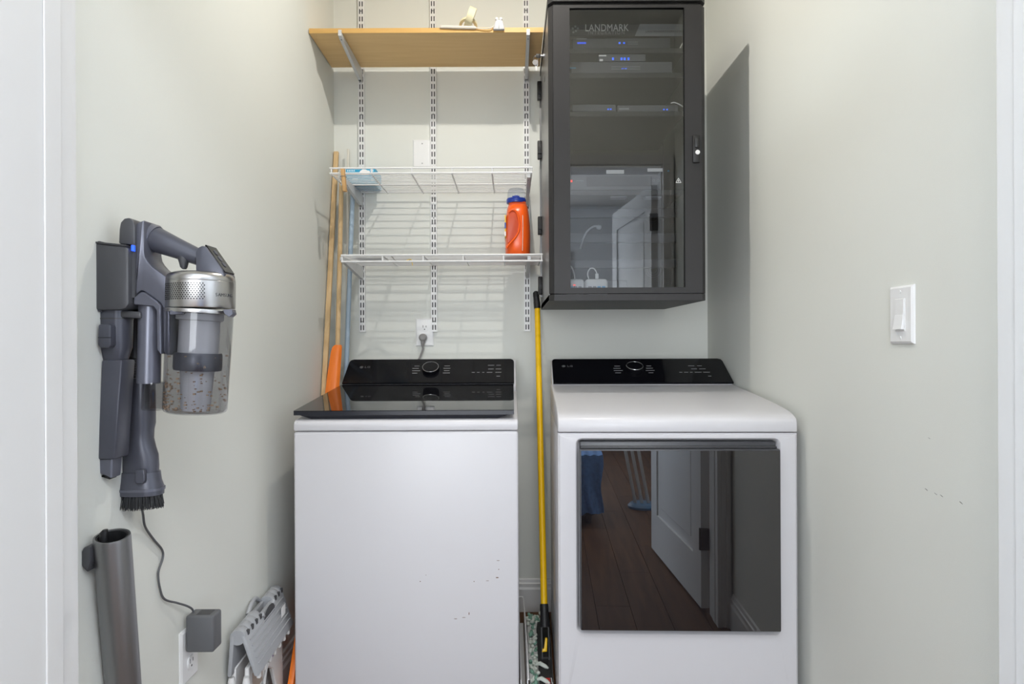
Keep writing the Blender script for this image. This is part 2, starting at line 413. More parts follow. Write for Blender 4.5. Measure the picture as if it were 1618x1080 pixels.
# closet ceiling lamp (out of frame)
t = thing('ceiling_lamp', 'small round ceiling downlight above the washer and dryer', 'lamp', (0, 1.84, 2.722))
b = B(); b.lathe((0, 1.84, 2.74), (0, 1.84, 2.722), [(0, 0.085), (0.6, 0.085), (1, 0.060), (1, 0.018), (0.8, 0.017)], 32); b.build('trim_ring', 'plate_white', t)
b = B(); b.lathe((0, 1.84, 2.724), (0, 1.84, 2.710), [(0, 0.0145)]+[(0.12+0.88*math.sin(a), max(0.0145*math.cos(a), 0.0002)) for a in [math.pi/2*k/8 for k in range(9)]], 24); b.build('lens', 'bulb_glow', t)

# ------------------------------------------------------------------ washer
def washer():
    x0, x1, yf, yb = -0.6656, 0.0173, 2.02, 2.735
    t = thing('washing_machine', 'white top-loading washing machine with black glass lid', 'washing machine', ((x0+x1)/2, (yf+yb)/2, 0))
    b = B(); b.box(x0, x1, yf, yb, 0.03, 0.8765, 0.008, 3); b.build('cabinet_body', 'appliance_white', t)
    for x in (x0+0.06, x1-0.06):
        for y in (yf+0.06, yb-0.06):
            b = B(); b.lathe((x, y, 0), (x, y, 0.036), [(0, 0.025), (0.4, 0.025), (0.5, 0.015), (1, 0.015)], 12); b.build('foot', 'rubber_black', t)
    # top deck: frame sloping upward to the back
    prof = [(yf, 0.8785), (yf, 0.900), (yf+0.006, 0.909), (yf+0.016, 0.912), (2.60, 0.955), (yb, 0.955), (yb, 0.8785)]
    b = B(); b.prism([(x0, y, z) for y, z in prof], (x1-x0, 0, 0), 0.005, 2); b.build('top_deck', 'appliance_white', t)
    # rear console housing (white) with black face
    prof = [(2.602, 0.950), (2.606, 0.980), (2.725, 1.074), (yb, 1.074), (yb, 0.950)]
    b = B(); b.prism([(x0+0.004, y, z) for y, z in prof], (x1-x0-0.006, 0, 0), 0.004, 2); b.build('console_housing', 'appliance_white', t)
    # black panel, lying on the sloped face
    A = Vector((0, 2.604, 0.984)); C = Vector((0, 2.722, 1.0735)); d = (C-A); n = Vector((0, -d.z, d.y)).normalized()
    def onp(x, s, h=0.0): return Vector((x, A.y+d.y*s, A.z+d.z*s)) + n*h
    xa, xb = x0-0.0005, x1-0.010
    out = [onp(xa, 0), onp(xb, 0), onp(xb, 0.88), onp(xb-0.004, 0.96), onp(xb-0.014, 1.0), onp(xa+0.020, 1.0), onp(xa+0.008, 0.96), onp(xa+0.004, 0.88)]
    b = B(); b.prism(out, n*0.006); cp = b.build('control_panel', 'console_black', t, smooth=False)
    # dial
    ctr = onp(-0.326, 0.54, 0.006)
    b = B(); b.lathe(ctr, ctr+n*0.016, [(0, 0.033), (0.25, 0.034), (0.8, 0.032), (1, 0.031)], 36); dial = b.build('dial', 'console_black', t)
    b = B(); b.torus(ctr+n*0.0155, n, 0.0315, 0.0012, 36, 6); b.build('dial_ring', 'knob_ring', dial)
    # print: brand and cycle names
    rx = math.atan2(d.z, d.y)
    text('brand_text', 'LG', 0.017, 'print_dim', t, onp(-0.594, 0.66, 0.0065), (rx, 0, 0), space=1.2)
    c = onp(-0.607, 0.66, 0.0065)
    b = B(); b.torus(c, n, 0.0065, 0.0010, 18, 4); b.cyl(c, c+n*0.0004, 0.0045, seg=14); b.build('brand_emblem', 'print_dim', t)
    marks = B()
    def bar(x, s, L, w=0.0022):
        p = [onp(x-L/2, s-w/2/0.148*1.0, 0.006), onp(x+L/2, s-w/2/0.148, 0.006), onp(x+L/2, s+w/2/0.148, 0.006), onp(x-L/2, s+w/2/0.148, 0.006)]
        marks.prism(p, n*0.0004)
    for i in range(4):
        bar(-0.384-0.004*(i % 2), 0.70-0.10*i, 0.020+0.006*(i % 3)); bar(-0.262, 0.70-0.10*i, 0.022+0.006*(i % 2))
    for (px_, s_, L_) in ((-0.13, 0.72, 0.026), (-0.10, 0.72, 0.018), (-0.13, 0.56, 0.022), (-0.10, 0.56, 0.022), (-0.20, 0.42, 0.012), (-0.18, 0.42, 0.01), (-0.16, 0.42, 0.008), (-0.135, 0.42, 0.022), (-0.10, 0.42, 0.024), (-0.10, 0.26, 0.014)):
        bar(px_+0.045, s_, L_)
    marks.build('cycle_marks', 'print_grey', t, smooth=False)['kind'] = 'stuff'
    # lid: black glass slab with raised dark edge, underside tapering in
    fy, fz, by, bz = 2.028, 0.940, 2.600, 0.983
    xa, xb = x0-0.002, x1-0.012
    b = B()
    b.hexa([(xa, fy, fz-0.014), (xb, fy, fz-0.014), (xb, by, bz-0.012), (xa, by, bz-0.012), (xa, fy, fz-0.002), (xb, fy, fz-0.002), (xb, by, bz-0.002), (xa, by, bz-0.002)])
    b.hexa([(xa+0.05, fy+0.012, fz-0.027), (xb-0.05, fy+0.012, fz-0.027), (xb-0.03, by-0.01, bz-0.026), (xa+0.03, by-0.01, bz-0.026), (xa+0.008, fy+0.001, fz-0.011), (xb-0.008, fy+0.001, fz-0.011), (xb, by, bz-0.011), (xa, by, bz-0.011)], 0.002)
    lid = b.build('lid', 'lid_edge', t)
    b = B(); b.hexa([(xa, fy, fz-0.002), (xb, fy, fz-0.002), (xb, by, bz-0.002), (xa, by, bz-0.002), (xa, fy, fz), (xb, fy, fz), (xb, by, bz), (xa, by, bz)]); b.build('lid_glass', 'appliance_black', lid, smooth=False)
    # rust specks on the front
    for px, py, L, W in ((664, 918, .004, .003), (673, 908, .003, .002), (720, 977, .012, .002), (733, 975, .012, .002), (741, 969, .003, .010), (787, 885, .012, .002), (786, 912, .010, .0035), (770, 917, .012, .0015), (749, 918, .003, .004), (788, 899, .003, .003), (470, 667, .002, .002)):
        p = P(px, py, yf); p.y = yf-0.0001
        scuff(t, p, (1, 0, 0), (0, 0, 1), (0, -1, 0), L, W, 'rust', 'rust_speck')
washer()

# ------------------------------------------------------------------ dryer (yawed about its front-left corner)
def dryer():
    W, D = 0.682, 0.72
    t = thing('clothes_dryer', 'white clothes dryer with square black glass door in front', 'clothes dryer', (0.1306, 1.912, 0))
    L = Vector((0.1306, 1.912, 0))
    def bx(b, x0, x1, y0, y1, z0, z1, bev=0.0, seg=2): return b.box(L.x+x0, L.x+x1, L.y+y0, L.y+y1, z0, z1, bev, seg)
    # body built round the door recess
    rx0, rx1, rz0, rz1 = 0.055, 0.630, 0.312, 0.866
    b = B()
    bx(b, 0, W, 0.05, D, 0.03, 0.884, 0.006)
    bx(b, 0, W, 0.0, 0.052, 0.03, 0.884, 0.0)
    body = b
    # cut the recess: rebuild front slab as a frame
    b = B()
    bx(b, 0, W, 0.045, D, 0.03, 0.884, 0.005)
    def fr(xa, xb, za, zb): bx(b, xa, xb, 0, 0.05, za, zb)
    fb = bmesh.new()
    # frame face with rounded inner corners and bevelled rim
    def rr(x0, x1, z0, z1, r, y, n=6):
        pts = []
        for cx, cz, a0 in ((x1-r, z1-r, 0), (x0+r, z1-r, 90), (x0+r, z0+r, 180), (x1-r, z0+r, 270)):
            for k in range(n+1):
                a = math.radians(a0+90*k/n); pts.append((L.x+cx+r*math.cos(a), L.y+y, cz+r*math.sin(a)))
        return pts
    o0 = rr(0, W, 0.03, 0.884, 0.001, 0.05); o1 = rr(0, W, 0.03, 0.884, 0.001, 0.006); o2 = rr(0.006, W-0.006, 0.036, 0.878, 0.003, 0.0)
    i0 = rr(rx0-0.004, rx1+0.004, rz0-0.004, rz1+0.004, 0.018, 0.0); i1 = rr(rx0, rx1, rz0, rz1, 0.014, 0.004); i2 = rr(rx0+0.006, rx1-0.006, rz0+0.006, rz1-0.006, 0.010, 0.030)
    b.rings([o0, o1, o2, i0, i1, i2], True)
    b.build('cabinet_body', 'appliance_white', t)
    body.bm.free()
    for x in (0.06, W-0.06):
        for y in (0.06, D-0.06):
            b = B(); b.lathe((L.x+x, L.y+y, 0), (L.x+x, L.y+y, 0.036), [(0, 0.025), (0.4, 0.025), (0.5, 0.015), (1, 0.015)], 12); b.build('foot', 'rubber_black', t)
    # top with waterfall front
    pr = [(0.0, 0.8865), (0.0, 0.915), (0.004, 0.923), (0.012, 0.929), (0.03, 0.936), (0.06, 0.942), (0.10, 0.9475), (0.2, 0.957), (0.35, 0.968), (0.592, 0.984), (D, 0.984), (D, 0.8865)]
    b = B(); b.prism([(L.x, L.y+y, z) for y, z in pr], (W, 0, 0), 0.004, 2); b.build('top_cover', 'appliance_white', t, ang=50)
    pr = [(0.590, 0.978), (0.594, 0.985), (0.770-0.01, 1.073), (0.772, 1.073), (0.772, 0.978)]
    b = B(); b.prism([(L.x+0.003, L.y+y, z) for y, z in pr], (W-0.006, 0, 0), 0.004, 2); b.build('console_housing', 'appliance_white', t)
    A = Vector((0, L.y+0.592, 0.9875)); C = Vector((0, L.y+0.757, 1.0725)); d = C-A; n = Vector((0, -d.z, d.y)).normalized()
    def onp(x, s, h=0.0): return Vector((L.x+x, A.y+d.y*s, A.z+d.z*s))+n*h
    xa, xb = 0.008, W-0.001
    out = [onp(xa, 0), onp(xb, 0), onp(xb, 0.90), onp(xb-0.004, 0.97), onp(xb-0.016, 1.0), onp(xa+0.010, 1.0), onp(xa+0.003, 0.97), onp(xa, 0.90)]
    b = B(); b.prism(out, n*0.006); b.build('control_panel', 'console_black', t, smooth=False)
    ctr = onp(0.326, 0.55, 0.006)
    b = B(); b.lathe(ctr, ctr+n*0.016, [(0, 0.033), (0.25, 0.034), (0.8, 0.032), (1, 0.031)], 36); dial = b.build('dial', 'console_black', t)
    b = B(); b.torus(ctr+n*0.0155, n, 0.0315, 0.0012, 36, 6); b.build('dial_ring', 'knob_ring', dial)
    rx = math.atan2(d.z, d.y)
    text('brand_text', 'LG', 0.017, 'print_dim', t, onp(0.066, 0.68, 0.0065), (rx, 0, 0), space=1.2)
    c = onp(0.052, 0.68, 0.0065)
    b = B(); b.torus(c, n, 0.0065, 0.0010, 18, 4); b.cyl(c, c+n*0.0004, 0.0045, seg=14); b.build('brand_emblem', 'print_dim', t)
    mk = B()
    def bar(x, s, Ln, w=0.0026):
        q = w/2/d.length
        mk.prism([onp(x-Ln/2, s-q, 0.006), onp(x+Ln/2, s-q, 0.006), onp(x+Ln/2, s+q, 0.006), onp(x-Ln/2, s+q, 0.006)], n*0.0004)
    for i in range(4):
        bar(0.262-0.003*(i % 2), 0.68-0.095*i, 0.022+0.006*(i % 3)); bar(0.385, 0.68-0.095*i, 0.018+0.008*(i % 3))
    for (px_, s_, L_) in ((0.55, .68, .024), (0.582, .68, .018), (0.556, .55, .022), (0.588, .55, .024), (0.50, .41, .012), (0.52, .41, .016), (0.54, .41, .010), (0.566, .41, .026), (0.598, .41, .026), (0.603, .25, .012)):
        bar(px_, s_, L_)
    mk.build('cycle_marks', 'print_grey', t, smooth=False)['kind'] = 'stuff'
    # door: dark backing with handle bar, square glass proud of the front
    b = B(); bx(b, rx0+0.008, rx1-0.008, 0.002, 0.032, rz0+0.012, rz1-0.006, 0.004); door = b.build('door', 'dark_grey_plastic', t)
    b = B(); bx(b, 0.0615, 0.623, -0.030, 0.004, 0.330, 0.842, 0.003); b.build('door_frame', 'dark_grey_plastic', door)
    b = B(); bx(b, 0.0645, 0.620, -0.0325, -0.029, 0.333, 0.839, 0.0); b.build('door_glass', 'dryer_glass', door, smooth=False)
    b = B(); bx(b, 0.0645, 0.620, -0.012, 0.004, 0.8425, 0.848, 0.002); b.build('handle_bar', 'vac_dark', door)
    t.rotation_euler = (0, 0, math.radians(-1.6))
dryer()

# ------------------------------------------------------------------ shelf standards
UP_LAB = ['white slotted shelf upright nearest the left wall corner', 'white slotted shelf upright right beside the blank wall plate',
          'white slotted shelf upright beside the dark rack cabinet']
UPX = [-0.6365, -0.331, 0.0655]
def upright(x, label):
    z0, z1 = 1.192, 2.68; yw = YB; d = 0.014; yf = yw-d
    t = thing('shelf_upright', label, 'shelf upright', (x, YB, z0), 'slotted uprights on the back wall')
    b = B(); bm = b.bm
    xs = [-0.0125, -0.0078, -0.0032, 0.0032, 0.0078, 0.0125]; p = 0.032; h = 0.021
    rows = []
    z = z0
    rows.append((z0, z0+0.008, False)); z = z0+0.008
    while z+p < z1: rows.append((z, z+h, True)); rows.append((z+h, z+p, False)); z += p
    rows.append((z, z1, False))
    for za, zb, slot in rows:
        for i in range(5):
            if slot and i in (1, 3): continue
            vs = [bm.verts.new((x+q, yf, r)) for q, r in ((xs[i], za), (xs[i+1], za), (xs[i+1], zb), (xs[i], zb))]
            bm.faces.new(vs)
    b.box(x-0.0125, x-0.0113, yf+0.0002, yw, z0, z1); b.box(x+0.0113, x+0.0125, yf+0.0002, yw, z0, z1); b.box(x-0.0125, x+0.0125, yf+0.0002, yw, z0, z0+0.0015)
    b.build('channel', 'shelf_white', t, smooth=False)
    b = B(); b.box(x-0.0112, x+0.0112, yw-0.008, yw, z0+0.002, z1); b.build('slot_shade', 'slot_dark', t, smooth=False)  # dark strip standing in for the shade seen through the slots
    for k in range(4):
        z = 1.236+0.44*k
        b = B(); b.lathe((x, yf, z), (x, yf-0.002, z), [(0, 0.0035), (0.6, 0.0033), (1, 0.0018)], 10); b.build('screw', 'screw_grey', t)
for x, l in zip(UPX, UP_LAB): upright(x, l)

def bracket(x, zt, yfront, label, lip=0.0, xf=None):
    t = thing('shelf_bracket', label, 'shelf bracket', (x, YB-0.014, zt-0.05), 'shelf brackets hooked into the uprights')
    yw = YB-0.0145; hw = 0.0055
    prof = [(yw, zt-0.001), (yfront, zt-0.001), (yfront, zt-0.014), (yfront+0.02, zt-0.019), (yw-0.03, zt-0.052), (yw, zt-0.055)]
    for s in (-1, 1):
        b = B(); x0 = x+s*hw-0.0007; b.prism([(x0, y, z) for y, z in prof], (0.0014, 0, 0)); b.build('side_plate', 'bracket_grey', t, smooth=False)
    # folded web along the sloping underside
    b = B()
    pu = prof[2:5]
    for (y0, z0), (y1, z1) in zip(pu[:-1], pu[1:]):
        b.prism([(x-hw, y0, z0), (x-hw, y1, z1), (x-hw, y1, z1+0.0015), (x-hw, y0, z0+0.0015)], (2*hw, 0, 0))
    if lip: b.box(x-hw-0.0006, x+hw+0.0006, yfront-0.003, yfront, zt-0.014, zt+lip)
    else: b.box(x-hw-0.0006, x+hw+0.0006, yfront-0.0015, yfront, zt-0.014, zt-0.001)
    b.build('web', 'bracket_grey', t, smooth=False)
    b = B()
    b.cyl((x, yfront+0.02, zt-0.0200), (x, yfront+0.02, zt-0.0175), 0.002, seg=8); b.cyl((x, yw-0.06, zt-0.0475), (x, yw-0.06, zt-0.045), 0.002, seg=8)
    b.build('rivet_hole', 'slot_dark', t)['kind'] = 'stuff'
    return t
bracket(UPX[0], 2.304, 2.478, 'grey bracket under the left end of the wooden shelf', 0.008)
bracket(UPX[2]+0.0, 2.304, 2.478, 'grey bracket under the right end of the wooden shelf', 0.008)
bracket(UPX[0], 1.776, 2.488, 'grey bracket below the blue carton on the upper wire shelf')
bracket(UPX[2], 1.776, 2.488, 'grey bracket under the right end of the upper wire shelf')
bracket(UPX[0], 1.4695, 2.490, 'grey bracket under the left end of the lower wire shelf')
bracket(UPX[2], 1.4695, 2.490, 'grey bracket under the detergent bottle end of the lower wire shelf')

# wooden shelf
t = thing('wooden_shelf', 'maple coloured wooden shelf board at the top of the wall', 'shelf', (-0.316, 2.64, 2.3045))
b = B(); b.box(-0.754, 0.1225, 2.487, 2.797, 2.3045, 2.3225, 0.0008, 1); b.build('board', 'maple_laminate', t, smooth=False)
woodmat('edge_band', (0.62, 0.37, 0.12), (0.68, 0.42, 0.15), 'X', 3.0, 0.4)
b = B(); b.box(-0.754, 0.1225, 2.4855, 2.487, 2.3045, 2.3225); b.build('edge_band', 'edge_band', t, smooth=False)

def wire_shelf(x0, x1, zdeck, zlip, label, joists):
    """deck wires along X carried by joists along Y; second front rail at zlip"""
    t = thing('wire_shelf', label, 'wire shelf', ((x0+x1)/2, 2.64, zdeck), 'white wire shelves')
    yf, yb = 2.485, 2.805
    def rail(y, z, r): 
        b = B(); b.cyl((x0, y, z), (x1, y, z), r, seg=8); return b
    rail(yf, zdeck, 0.0035).build('front_rail', 'shelf_white', t)
    rail(yf, zlip, 0.0035).build('lip_rail', 'shelf_white', t)
    rail(yb, zdeck, 0.003).build('back_rail', 'shelf_white', t)
    rail((yf+yb)/2, zdeck-0.005, 0.0025).build('middle_rail', 'shelf_white', t)
    first = None; n = 12
    for k in range(1, n+1):
        y = yf+(yb-yf)*k/(n+1)
        if first is None:
            b = B(); b.cyl((x0, y, zdeck), (x1, y, zdeck), 0.0019, seg=6); first = b.build('deck_wire', 'shelf_white', t); y1 = y
        else: dup(first, (0, y-y1, 0), t)
    jf = None
    for x in joists:
        if jf is None:
            pts = [(x, yf, zlip), (x, yf, zdeck), (x, yf+0.004, zdeck-0.004), (x, yb, zdeck-0.004)] if zlip > zdeck else [(x, yf, zlip), (x, yf, zdeck-0.004), (x, yf+0.004, zdeck-0.003), (x, yb, zdeck-0.003)]
            b = B(); b.tube(pts, 0.0029, 6); jf = b.build('cross_wire', 'shelf_white', t); xj = x
        else: dup(jf, (x-xj, 0, 0), t)
    return t
wire_shelf(-0.679, 0.079, 1.780, 1.799, 'upper white wire shelf carrying the blue carton', [-0.672, -0.522, -0.372, -0.222, -0.072, 0.075])
wire_shelf(-0.638, 0.116, 1.4735, 1.450, 'lower white wire shelf carrying the orange detergent bottle', [-0.634, -0.483, -0.331, -0.181, -0.030, 0.112])

# ------------------------------------------------------------------ rack cabinet
CX0, CX1, CYF, CZ0, CZ1 = 0.1255, 0.6515, 2.215, 1.284, 2.2865
def cabinet():
    t = thing('rack_cabinet', 'dark grey wall-mounted equipment rack with a tinted glass door', 'cabinet', ((CX0+CX1)/2, 2.53, CZ0))
    ch = 0.012
    yb = YB-0.002
    # side panels, lighter painted steel
    for x, nm in ((CX0, 'l'), (CX1-0.003, 'r')):
        b = B(); b.box(x, x+0.003, CYF+0.022, yb, CZ0+0.003, CZ1-0.02); b.build('side_panel', 'cabinet_side', t, smooth=False)
    b = B(); b.box(CX0+0.003, CX1-0.003, yb-0.003, yb, CZ0, CZ1-0.02); b.build('back_panel', 'cabinet_inside', t, smooth=False)
    def plan(x0, x1, yf, c=ch): return [(x0, yb, 0), (x0, yf+0.022, 0), (x0+0.016, yf, 0), (x1-0.016, yf, 0), (x1, yf+0.022, 0), (x1, yb, 0)]
    b = B(); b.prism([(x, y, CZ0) for x, y, _ in plan(CX0, CX1, CYF)], (0, 0, 0.021)); b.build('bottom_panel', 'cabinet_steel', t, smooth=False)
    b = B(); b.prism([(x, y, CZ1-0.006) for x, y, _ in plan(CX0-0.001, CX1+0.001, CYF-0.002)], (0, 0, 0.03)); b.build('top_panel', 'cabinet_steel', t, smooth=False)
    b = B(); b.prism([(x, y, CZ1-0.016) for x, y, _ in plan(CX0+0.006, CX1-0.006, CYF+0.012)], (0, 0, 0.0105)); b.build('top_gap_seal', 'rubber_black', t, smooth=False)
    # door: frame, chamfered stiles, glass
    zb, zt = CZ0+0.0235, CZ1-0.0175
    gx0, gx1, gz0, gz1 = 0.1965, 0.578, 1.327, 2.258
    b = B()
    def slab(x0, x1, z0, z1): b.box(x0, x1, CYF, CYF+0.02, z0, z1)
    slab(CX0+0.016, gx0, zb, zt); slab(gx1, CX1-0.016, zb, zt); slab(gx0, gx1, zb, gz0); slab(gx0, gx1, gz1, zt)
    door = b.build('door', 'cabinet_steel', t, smooth=False)
    for sgn, xe in ((1, CX0), (-1, CX1)):
        b = B(); b.prism([(xe, CYF+0.024, zb), (xe, CYF+0.020, zb), (xe+sgn*0.0155, CYF+0.001, zb), (xe+sgn*0.0155, CYF+0.024, zb)], (0, 0, zt-zb), 0.001, 1)
        b.build('door_stile', 'cabinet_steel', door, smooth=False)
    b = B(); b.box(gx0-0.006, gx1+0.006, CYF+0.006, CYF+0.010, gz0-0.006, gz1+0.006); b.build('glass_pane', 'cabinet_glass', door, smooth=False)
    b = B()
    for x in (gx0-0.0015, gx1): b.box(x, x+0.0015, CYF-0.0005, CYF+0.006, gz0, gz1)
    for z in (gz0-0.0015, gz1): b.box(gx0, gx1, CYF-0.0005, CYF+0.006, z, z+0.0015)
    b.build('glass_gasket', 'rubber_black', door, smooth=False)
    hx = P(1099.5, 236, CYF)
    b = B(); b.box(hx.x-0.0125, hx.x+0.0125, CYF-0.009, CYF, hx.z-0.046, hx.z+0.046, 0.004); b.build('latch', 'rubber_black', door)
    b = B(); b.cyl((hx.x+0.003, CYF-0.009, hx.z-0.012), (hx.x+0.003, CYF-0.012, hx.z-0.012), 0.0075, seg=18); b.build('keyhole', 'plate_white', door)
    b = B(); b.box(hx.x-0.006, hx.x+0.006, CYF-0.013, CYF-0.008, hx.z+0.004, hx.z+0.036, 0.003); b.build('latch_lever', 'device_dark', door)
    # rear frame hinge blocks on the left side
    for py in (144, 237.5, 356.5, 451):
        c = P(852, py, 2.74)
        b = B(); b.box(0.1085, CX0, 2.725, 2.752, c.z-0.037, c.z+0.037, 0.003)
        b.box(0.111, CX0, 2.720, 2.726, c.z-0.018, c.z+0.018, 0.001); b.build('hinge', 'rubber_black', t)
    b = B(); b.box(0.119, CX0, 2.765, 2.772, CZ0+0.05, CZ1-0.1); b.build('rear_flange', 'cabinet_side', t, smooth=False)
    # mounting rails inside with slots
    for x in (0.152, 0.606):
        b = B(); b.box(x, x+0.02, 2.304, 2.307, CZ0+0.03, CZ1-0.03); b.box(x, x+0.003, 2.304, 2.34, CZ0+0.03, CZ1-0.03)
        r = b.build('rack_rail', 'device_grey', t, smooth=False)
        b = B()
        for k in range(30): b.box(x+0.007, x+0.013, 2.3035, 2.3045, CZ0+0.05+k*0.031, CZ0+0.059+k*0.031)
        h = b.build('rail_hole', 'rubber_black', r, smooth=False); h['kind'] = 'stuff'
    # small warning triangle print on the glass
    c = P(1072, 286, CYF+0.0058)
    b = B()
    tri = [c+Vector((0.010*math.sin(a), 0, 0.010*math.cos(a))) for a in (0, 2.094, 4.189)]
    for i in range(3): b.tube([tri[i], tri[(i+1) % 3]], 0.0008, 4)
    b.tube([c+Vector((0, 0, 0.004)), c+Vector((0, 0, -0.002))], 0.0012, 4)
    b.build('triangle_mark', 'label_white', door, smooth=False)
    # lock with key stub on left side
    lk = P(861, 88, 2.49)
    b = B(); b.cyl((CX0, 2.49, lk.z), (CX0-0.006, 2.49, lk.z), 0.009, seg=16); b.cyl((CX0-0.006, 2.49, lk.z), (CX0-0.014, 2.49, lk.z), 0.0035, seg=10); b.build('side_lock', 'knob_ring', t)
    for py in (70, 125):
        c = P(862, py, 2.45)
        b = B(); b.box(CX0-0.0008, CX0, 2.44, 2.46, c.z-0.008, c.z+0.008); b.build('side_slot', 'rubber_black', t, smooth=False)
    return t, lk
cab, lk = cabinet()
# keys hanging from the side lock
t = thing('key_ring', 'small bunch of keys hanging from the cabinet side lock', 'keys', (lk.x-0.015, 2.49, lk.z-0.05))
b = B(); b.box(lk.x-0.034, lk.x-0.016, 2.487, 2.493, lk.z-0.008, lk.z+0.007, 0.002); b.box(lk.x-0.017, CX0-0.0141, 2.489, 2.491, lk.z-0.003, lk.z+0.003); b.build('key', 'rubber_black', t)
b = B(); b.torus((lk.x-0.034, 2.49, lk.z-0.010), (0, 1, 0), 0.009, 0.0009, 20, 5); b.build('ring', 'knob_ring', t)
b = B(); b.cyl((lk.x-0.036, 2.486, lk.z-0.026), (lk.x-0.036, 2.489, lk.z-0.026), 0.0105, seg=20); b.build('round_tag', 'plug_grey', t)
b = B(); b.box(lk.x-0.036, lk.x-0.029, 2.4895, 2.4915, lk.z-0.055, lk.z-0.030, 0.001); b.cyl((lk.x-0.0325, 2.4895, lk.z-0.033), (lk.x-0.0325, 2.4915, lk.z-0.033), 0.007, seg=14); b.build('spare_key', 'plate_white', t)

# equipment behind the glass
def device(name, label, cat, px0, px1, py0, py1, yf, depth, m):
    a = P(px0, py1, yf); c = P(px1, py0, yf)
    t = thing(name, label, cat, ((a.x+c.x)/2, yf+depth/2, a.z))
    b = B(); b.box(a.x, c.x, yf, yf+depth, a.z, c.z, 0.0015, 1); b.build('case', m, t, smooth=False)
    return t
def leds(t, spots, m, yf, name='led', r=1.6, ry=1.4):
    for px, py in spots:
        c = P(px, py, yf); s = yf/F
        b = B(); b.box(c.x-r*s, c.x+r*s, yf-0.001, yf, c.z-ry*s, c.z+ry*s); b.build(name, m, t, smooth=False)
YD = 2.300
t = device('rack_nameplate', 'dark nameplate panel lettered LANDMARK at the top of the rack', 'panel', 876, 1084, 38, 57, YD-0.006, 0.004, 'device_dark')
a = P(1003, 57, YD-0.006); a2 = P(1011, 38, YD-0.006); c2 = P(1083, 38, YD-0.006); c = P(1083, 57, YD-0.006)
b = B(); b.prism([p+Vector((0, -0.0002, 0)) for p in (a, c, c2, a2)], (0, -0.0005, 0)); b.build('pale_stripe', 'device_pale', t, smooth=False)
text('lettering', 'LANDMARK', 0.034, 'banner_letters', t, P(924, 44.5, YD-0.0066), sx=0.80, space=1.05)
text('small_lettering', 'INTEGRATION', 0.016, 'device_pale', t, P(929, 52, YD-0.0066), sx=0.95, space=1.35)
text('web_lettering', 'LANDMARKINTEGRATION.COM', 0.0105, 'device_dark', t, P(1020, 50, YD-0.0070), sx=1.0)
b = B()
for px, py in ((905, 45), (909, 42), (913, 45), (906, 51), (910, 49)): 
    q = P(px, py, YD-0.0065); b.cyl(q, q+Vector((0, -0.0005, 0)), 0.004, seg=6)
b.build('emblem', 'device_pale', t, smooth=False)
t = device('rack_router', 'dark network router with a bright blue bar below the nameplate', 'router', 904, 1059, 60, 77, YD, 0.2, 'device_grey')
leds(t, [(919, 68)], 'led_blue_bright', YD, 'light_bar', 7, 1.3); leds(t, [(979, 68), (986, 68)], 'led_blue', YD)
leds(t, [(919, 61.5)], 'device_pale', YD, 'name_print', 8, 0.9); leds(t, [(1000, 66.5), (1000, 69.5)], 'device_pale', YD, 'name_print', 8, 0.4)
t = device('rack_modem', 'small dark modem with three blue lights standing on the port switch', 'modem', 946, 1020, 85, 97, YD, 0.15, 'device_grey')
leds(t, [(968.5, 93), (982, 93), (987, 93), (993, 93)], 'led_blue', YD, 'led', 1.6, 2.0); leds(t, [(952, 88)], 'label_white', YD, 'name_print', 6, 1.0); leds(t, [(950, 95)], 'label_white', YD, 'badge', 2.6, 1.6)
t = device('network_switch', 'wide network switch with two rows of tiny port lights', 'network switch', 902, 1062, 97.5, 116, YD, 0.22, 'device_grey')
for row in range(2):
    leds(t, [(967+k*2.9, 105.5+row*3.6) for k in range(16)], 'device_pale', YD, 'port_light', 0.8, 0.7)
leds(t, [(984, 108.5), (989, 108.5)], 'led_blue', YD, 'led', 2, 0.7); leds(t, [(905, 107.5)], 'usb_blue', YD, 'light_bar', 5, 0.6)
t = device('media_box', 'flat grey media box with two blue dots on the left of the rack shelf', 'media box', 904, 973, 165, 176, YD, 0.15, 'device_grey')
leds(t, [(961, 172.5), (965, 172.5)], 'led_blue', YD, 'led', 1.3, 1.0)
t = device('media_box', 'flat grey media box on the right of the rack shelf beside a loose grey cable', 'media box', 975.5, 1072, 166, 176.5, YD, 0.15, 'device_grey')
leds(t, [(1049, 173), (1054, 173)], 'led_blue', YD, 'led', 1.3, 1.0); leds(t, [(986, 172)], 'device_pale', YD, 'name_print', 8, 1.4)
def rackshelf(py, label, y1=2.75):
    z = P(990, py, YD).z
    b = B(); b.box(0.174, 0.604, YD-0.002, y1, z-0.003, z); b.box(0.155, 0.623, YD-0.004, YD-0.001, z-0.016, z)
    tag(b.build('rack_shelf', 'device_dark', smooth=False), label, 'rack shelf', 'steel shelves inside the rack'); return z
rackshelf(77.3, 'dark steel rack shelf under the router with the blue bar')
rackshelf(116.3, 'dark steel rack shelf under the port switch')
rackshelf(176.8, 'dark steel rack shelf under the two flat media boxes')
b = B(); b.tube(bez([P(1060, 163, 2.285), P(1066, 162, 2.28), P(1075, 166, 2.275), P(1083, 171, 2.28), P(1088, 176, 2.29)]), 0.0022, 6)
tag(b.build('loose_cable', 'cable_white'), 'loose pale cable end curving beside the right media box', 'cable')
zA = rackshelf(301, 'dark steel rack shelf under the wide amplifier')
t = device('amplifier', 'wide grey amplifier with white paper labels above its front', 'amplifier', 902, 1044, 262, 300.5, YD, 0.3, 'device_grey')
a = P(927, 278, YD); c = P(1030, 294, YD)
b = B(); b.box(a.x, c.x, YD-0.001, YD, c.z, a.z, 0.0004, 1); b.build('display_window', 'device_dark', t, smooth=False)
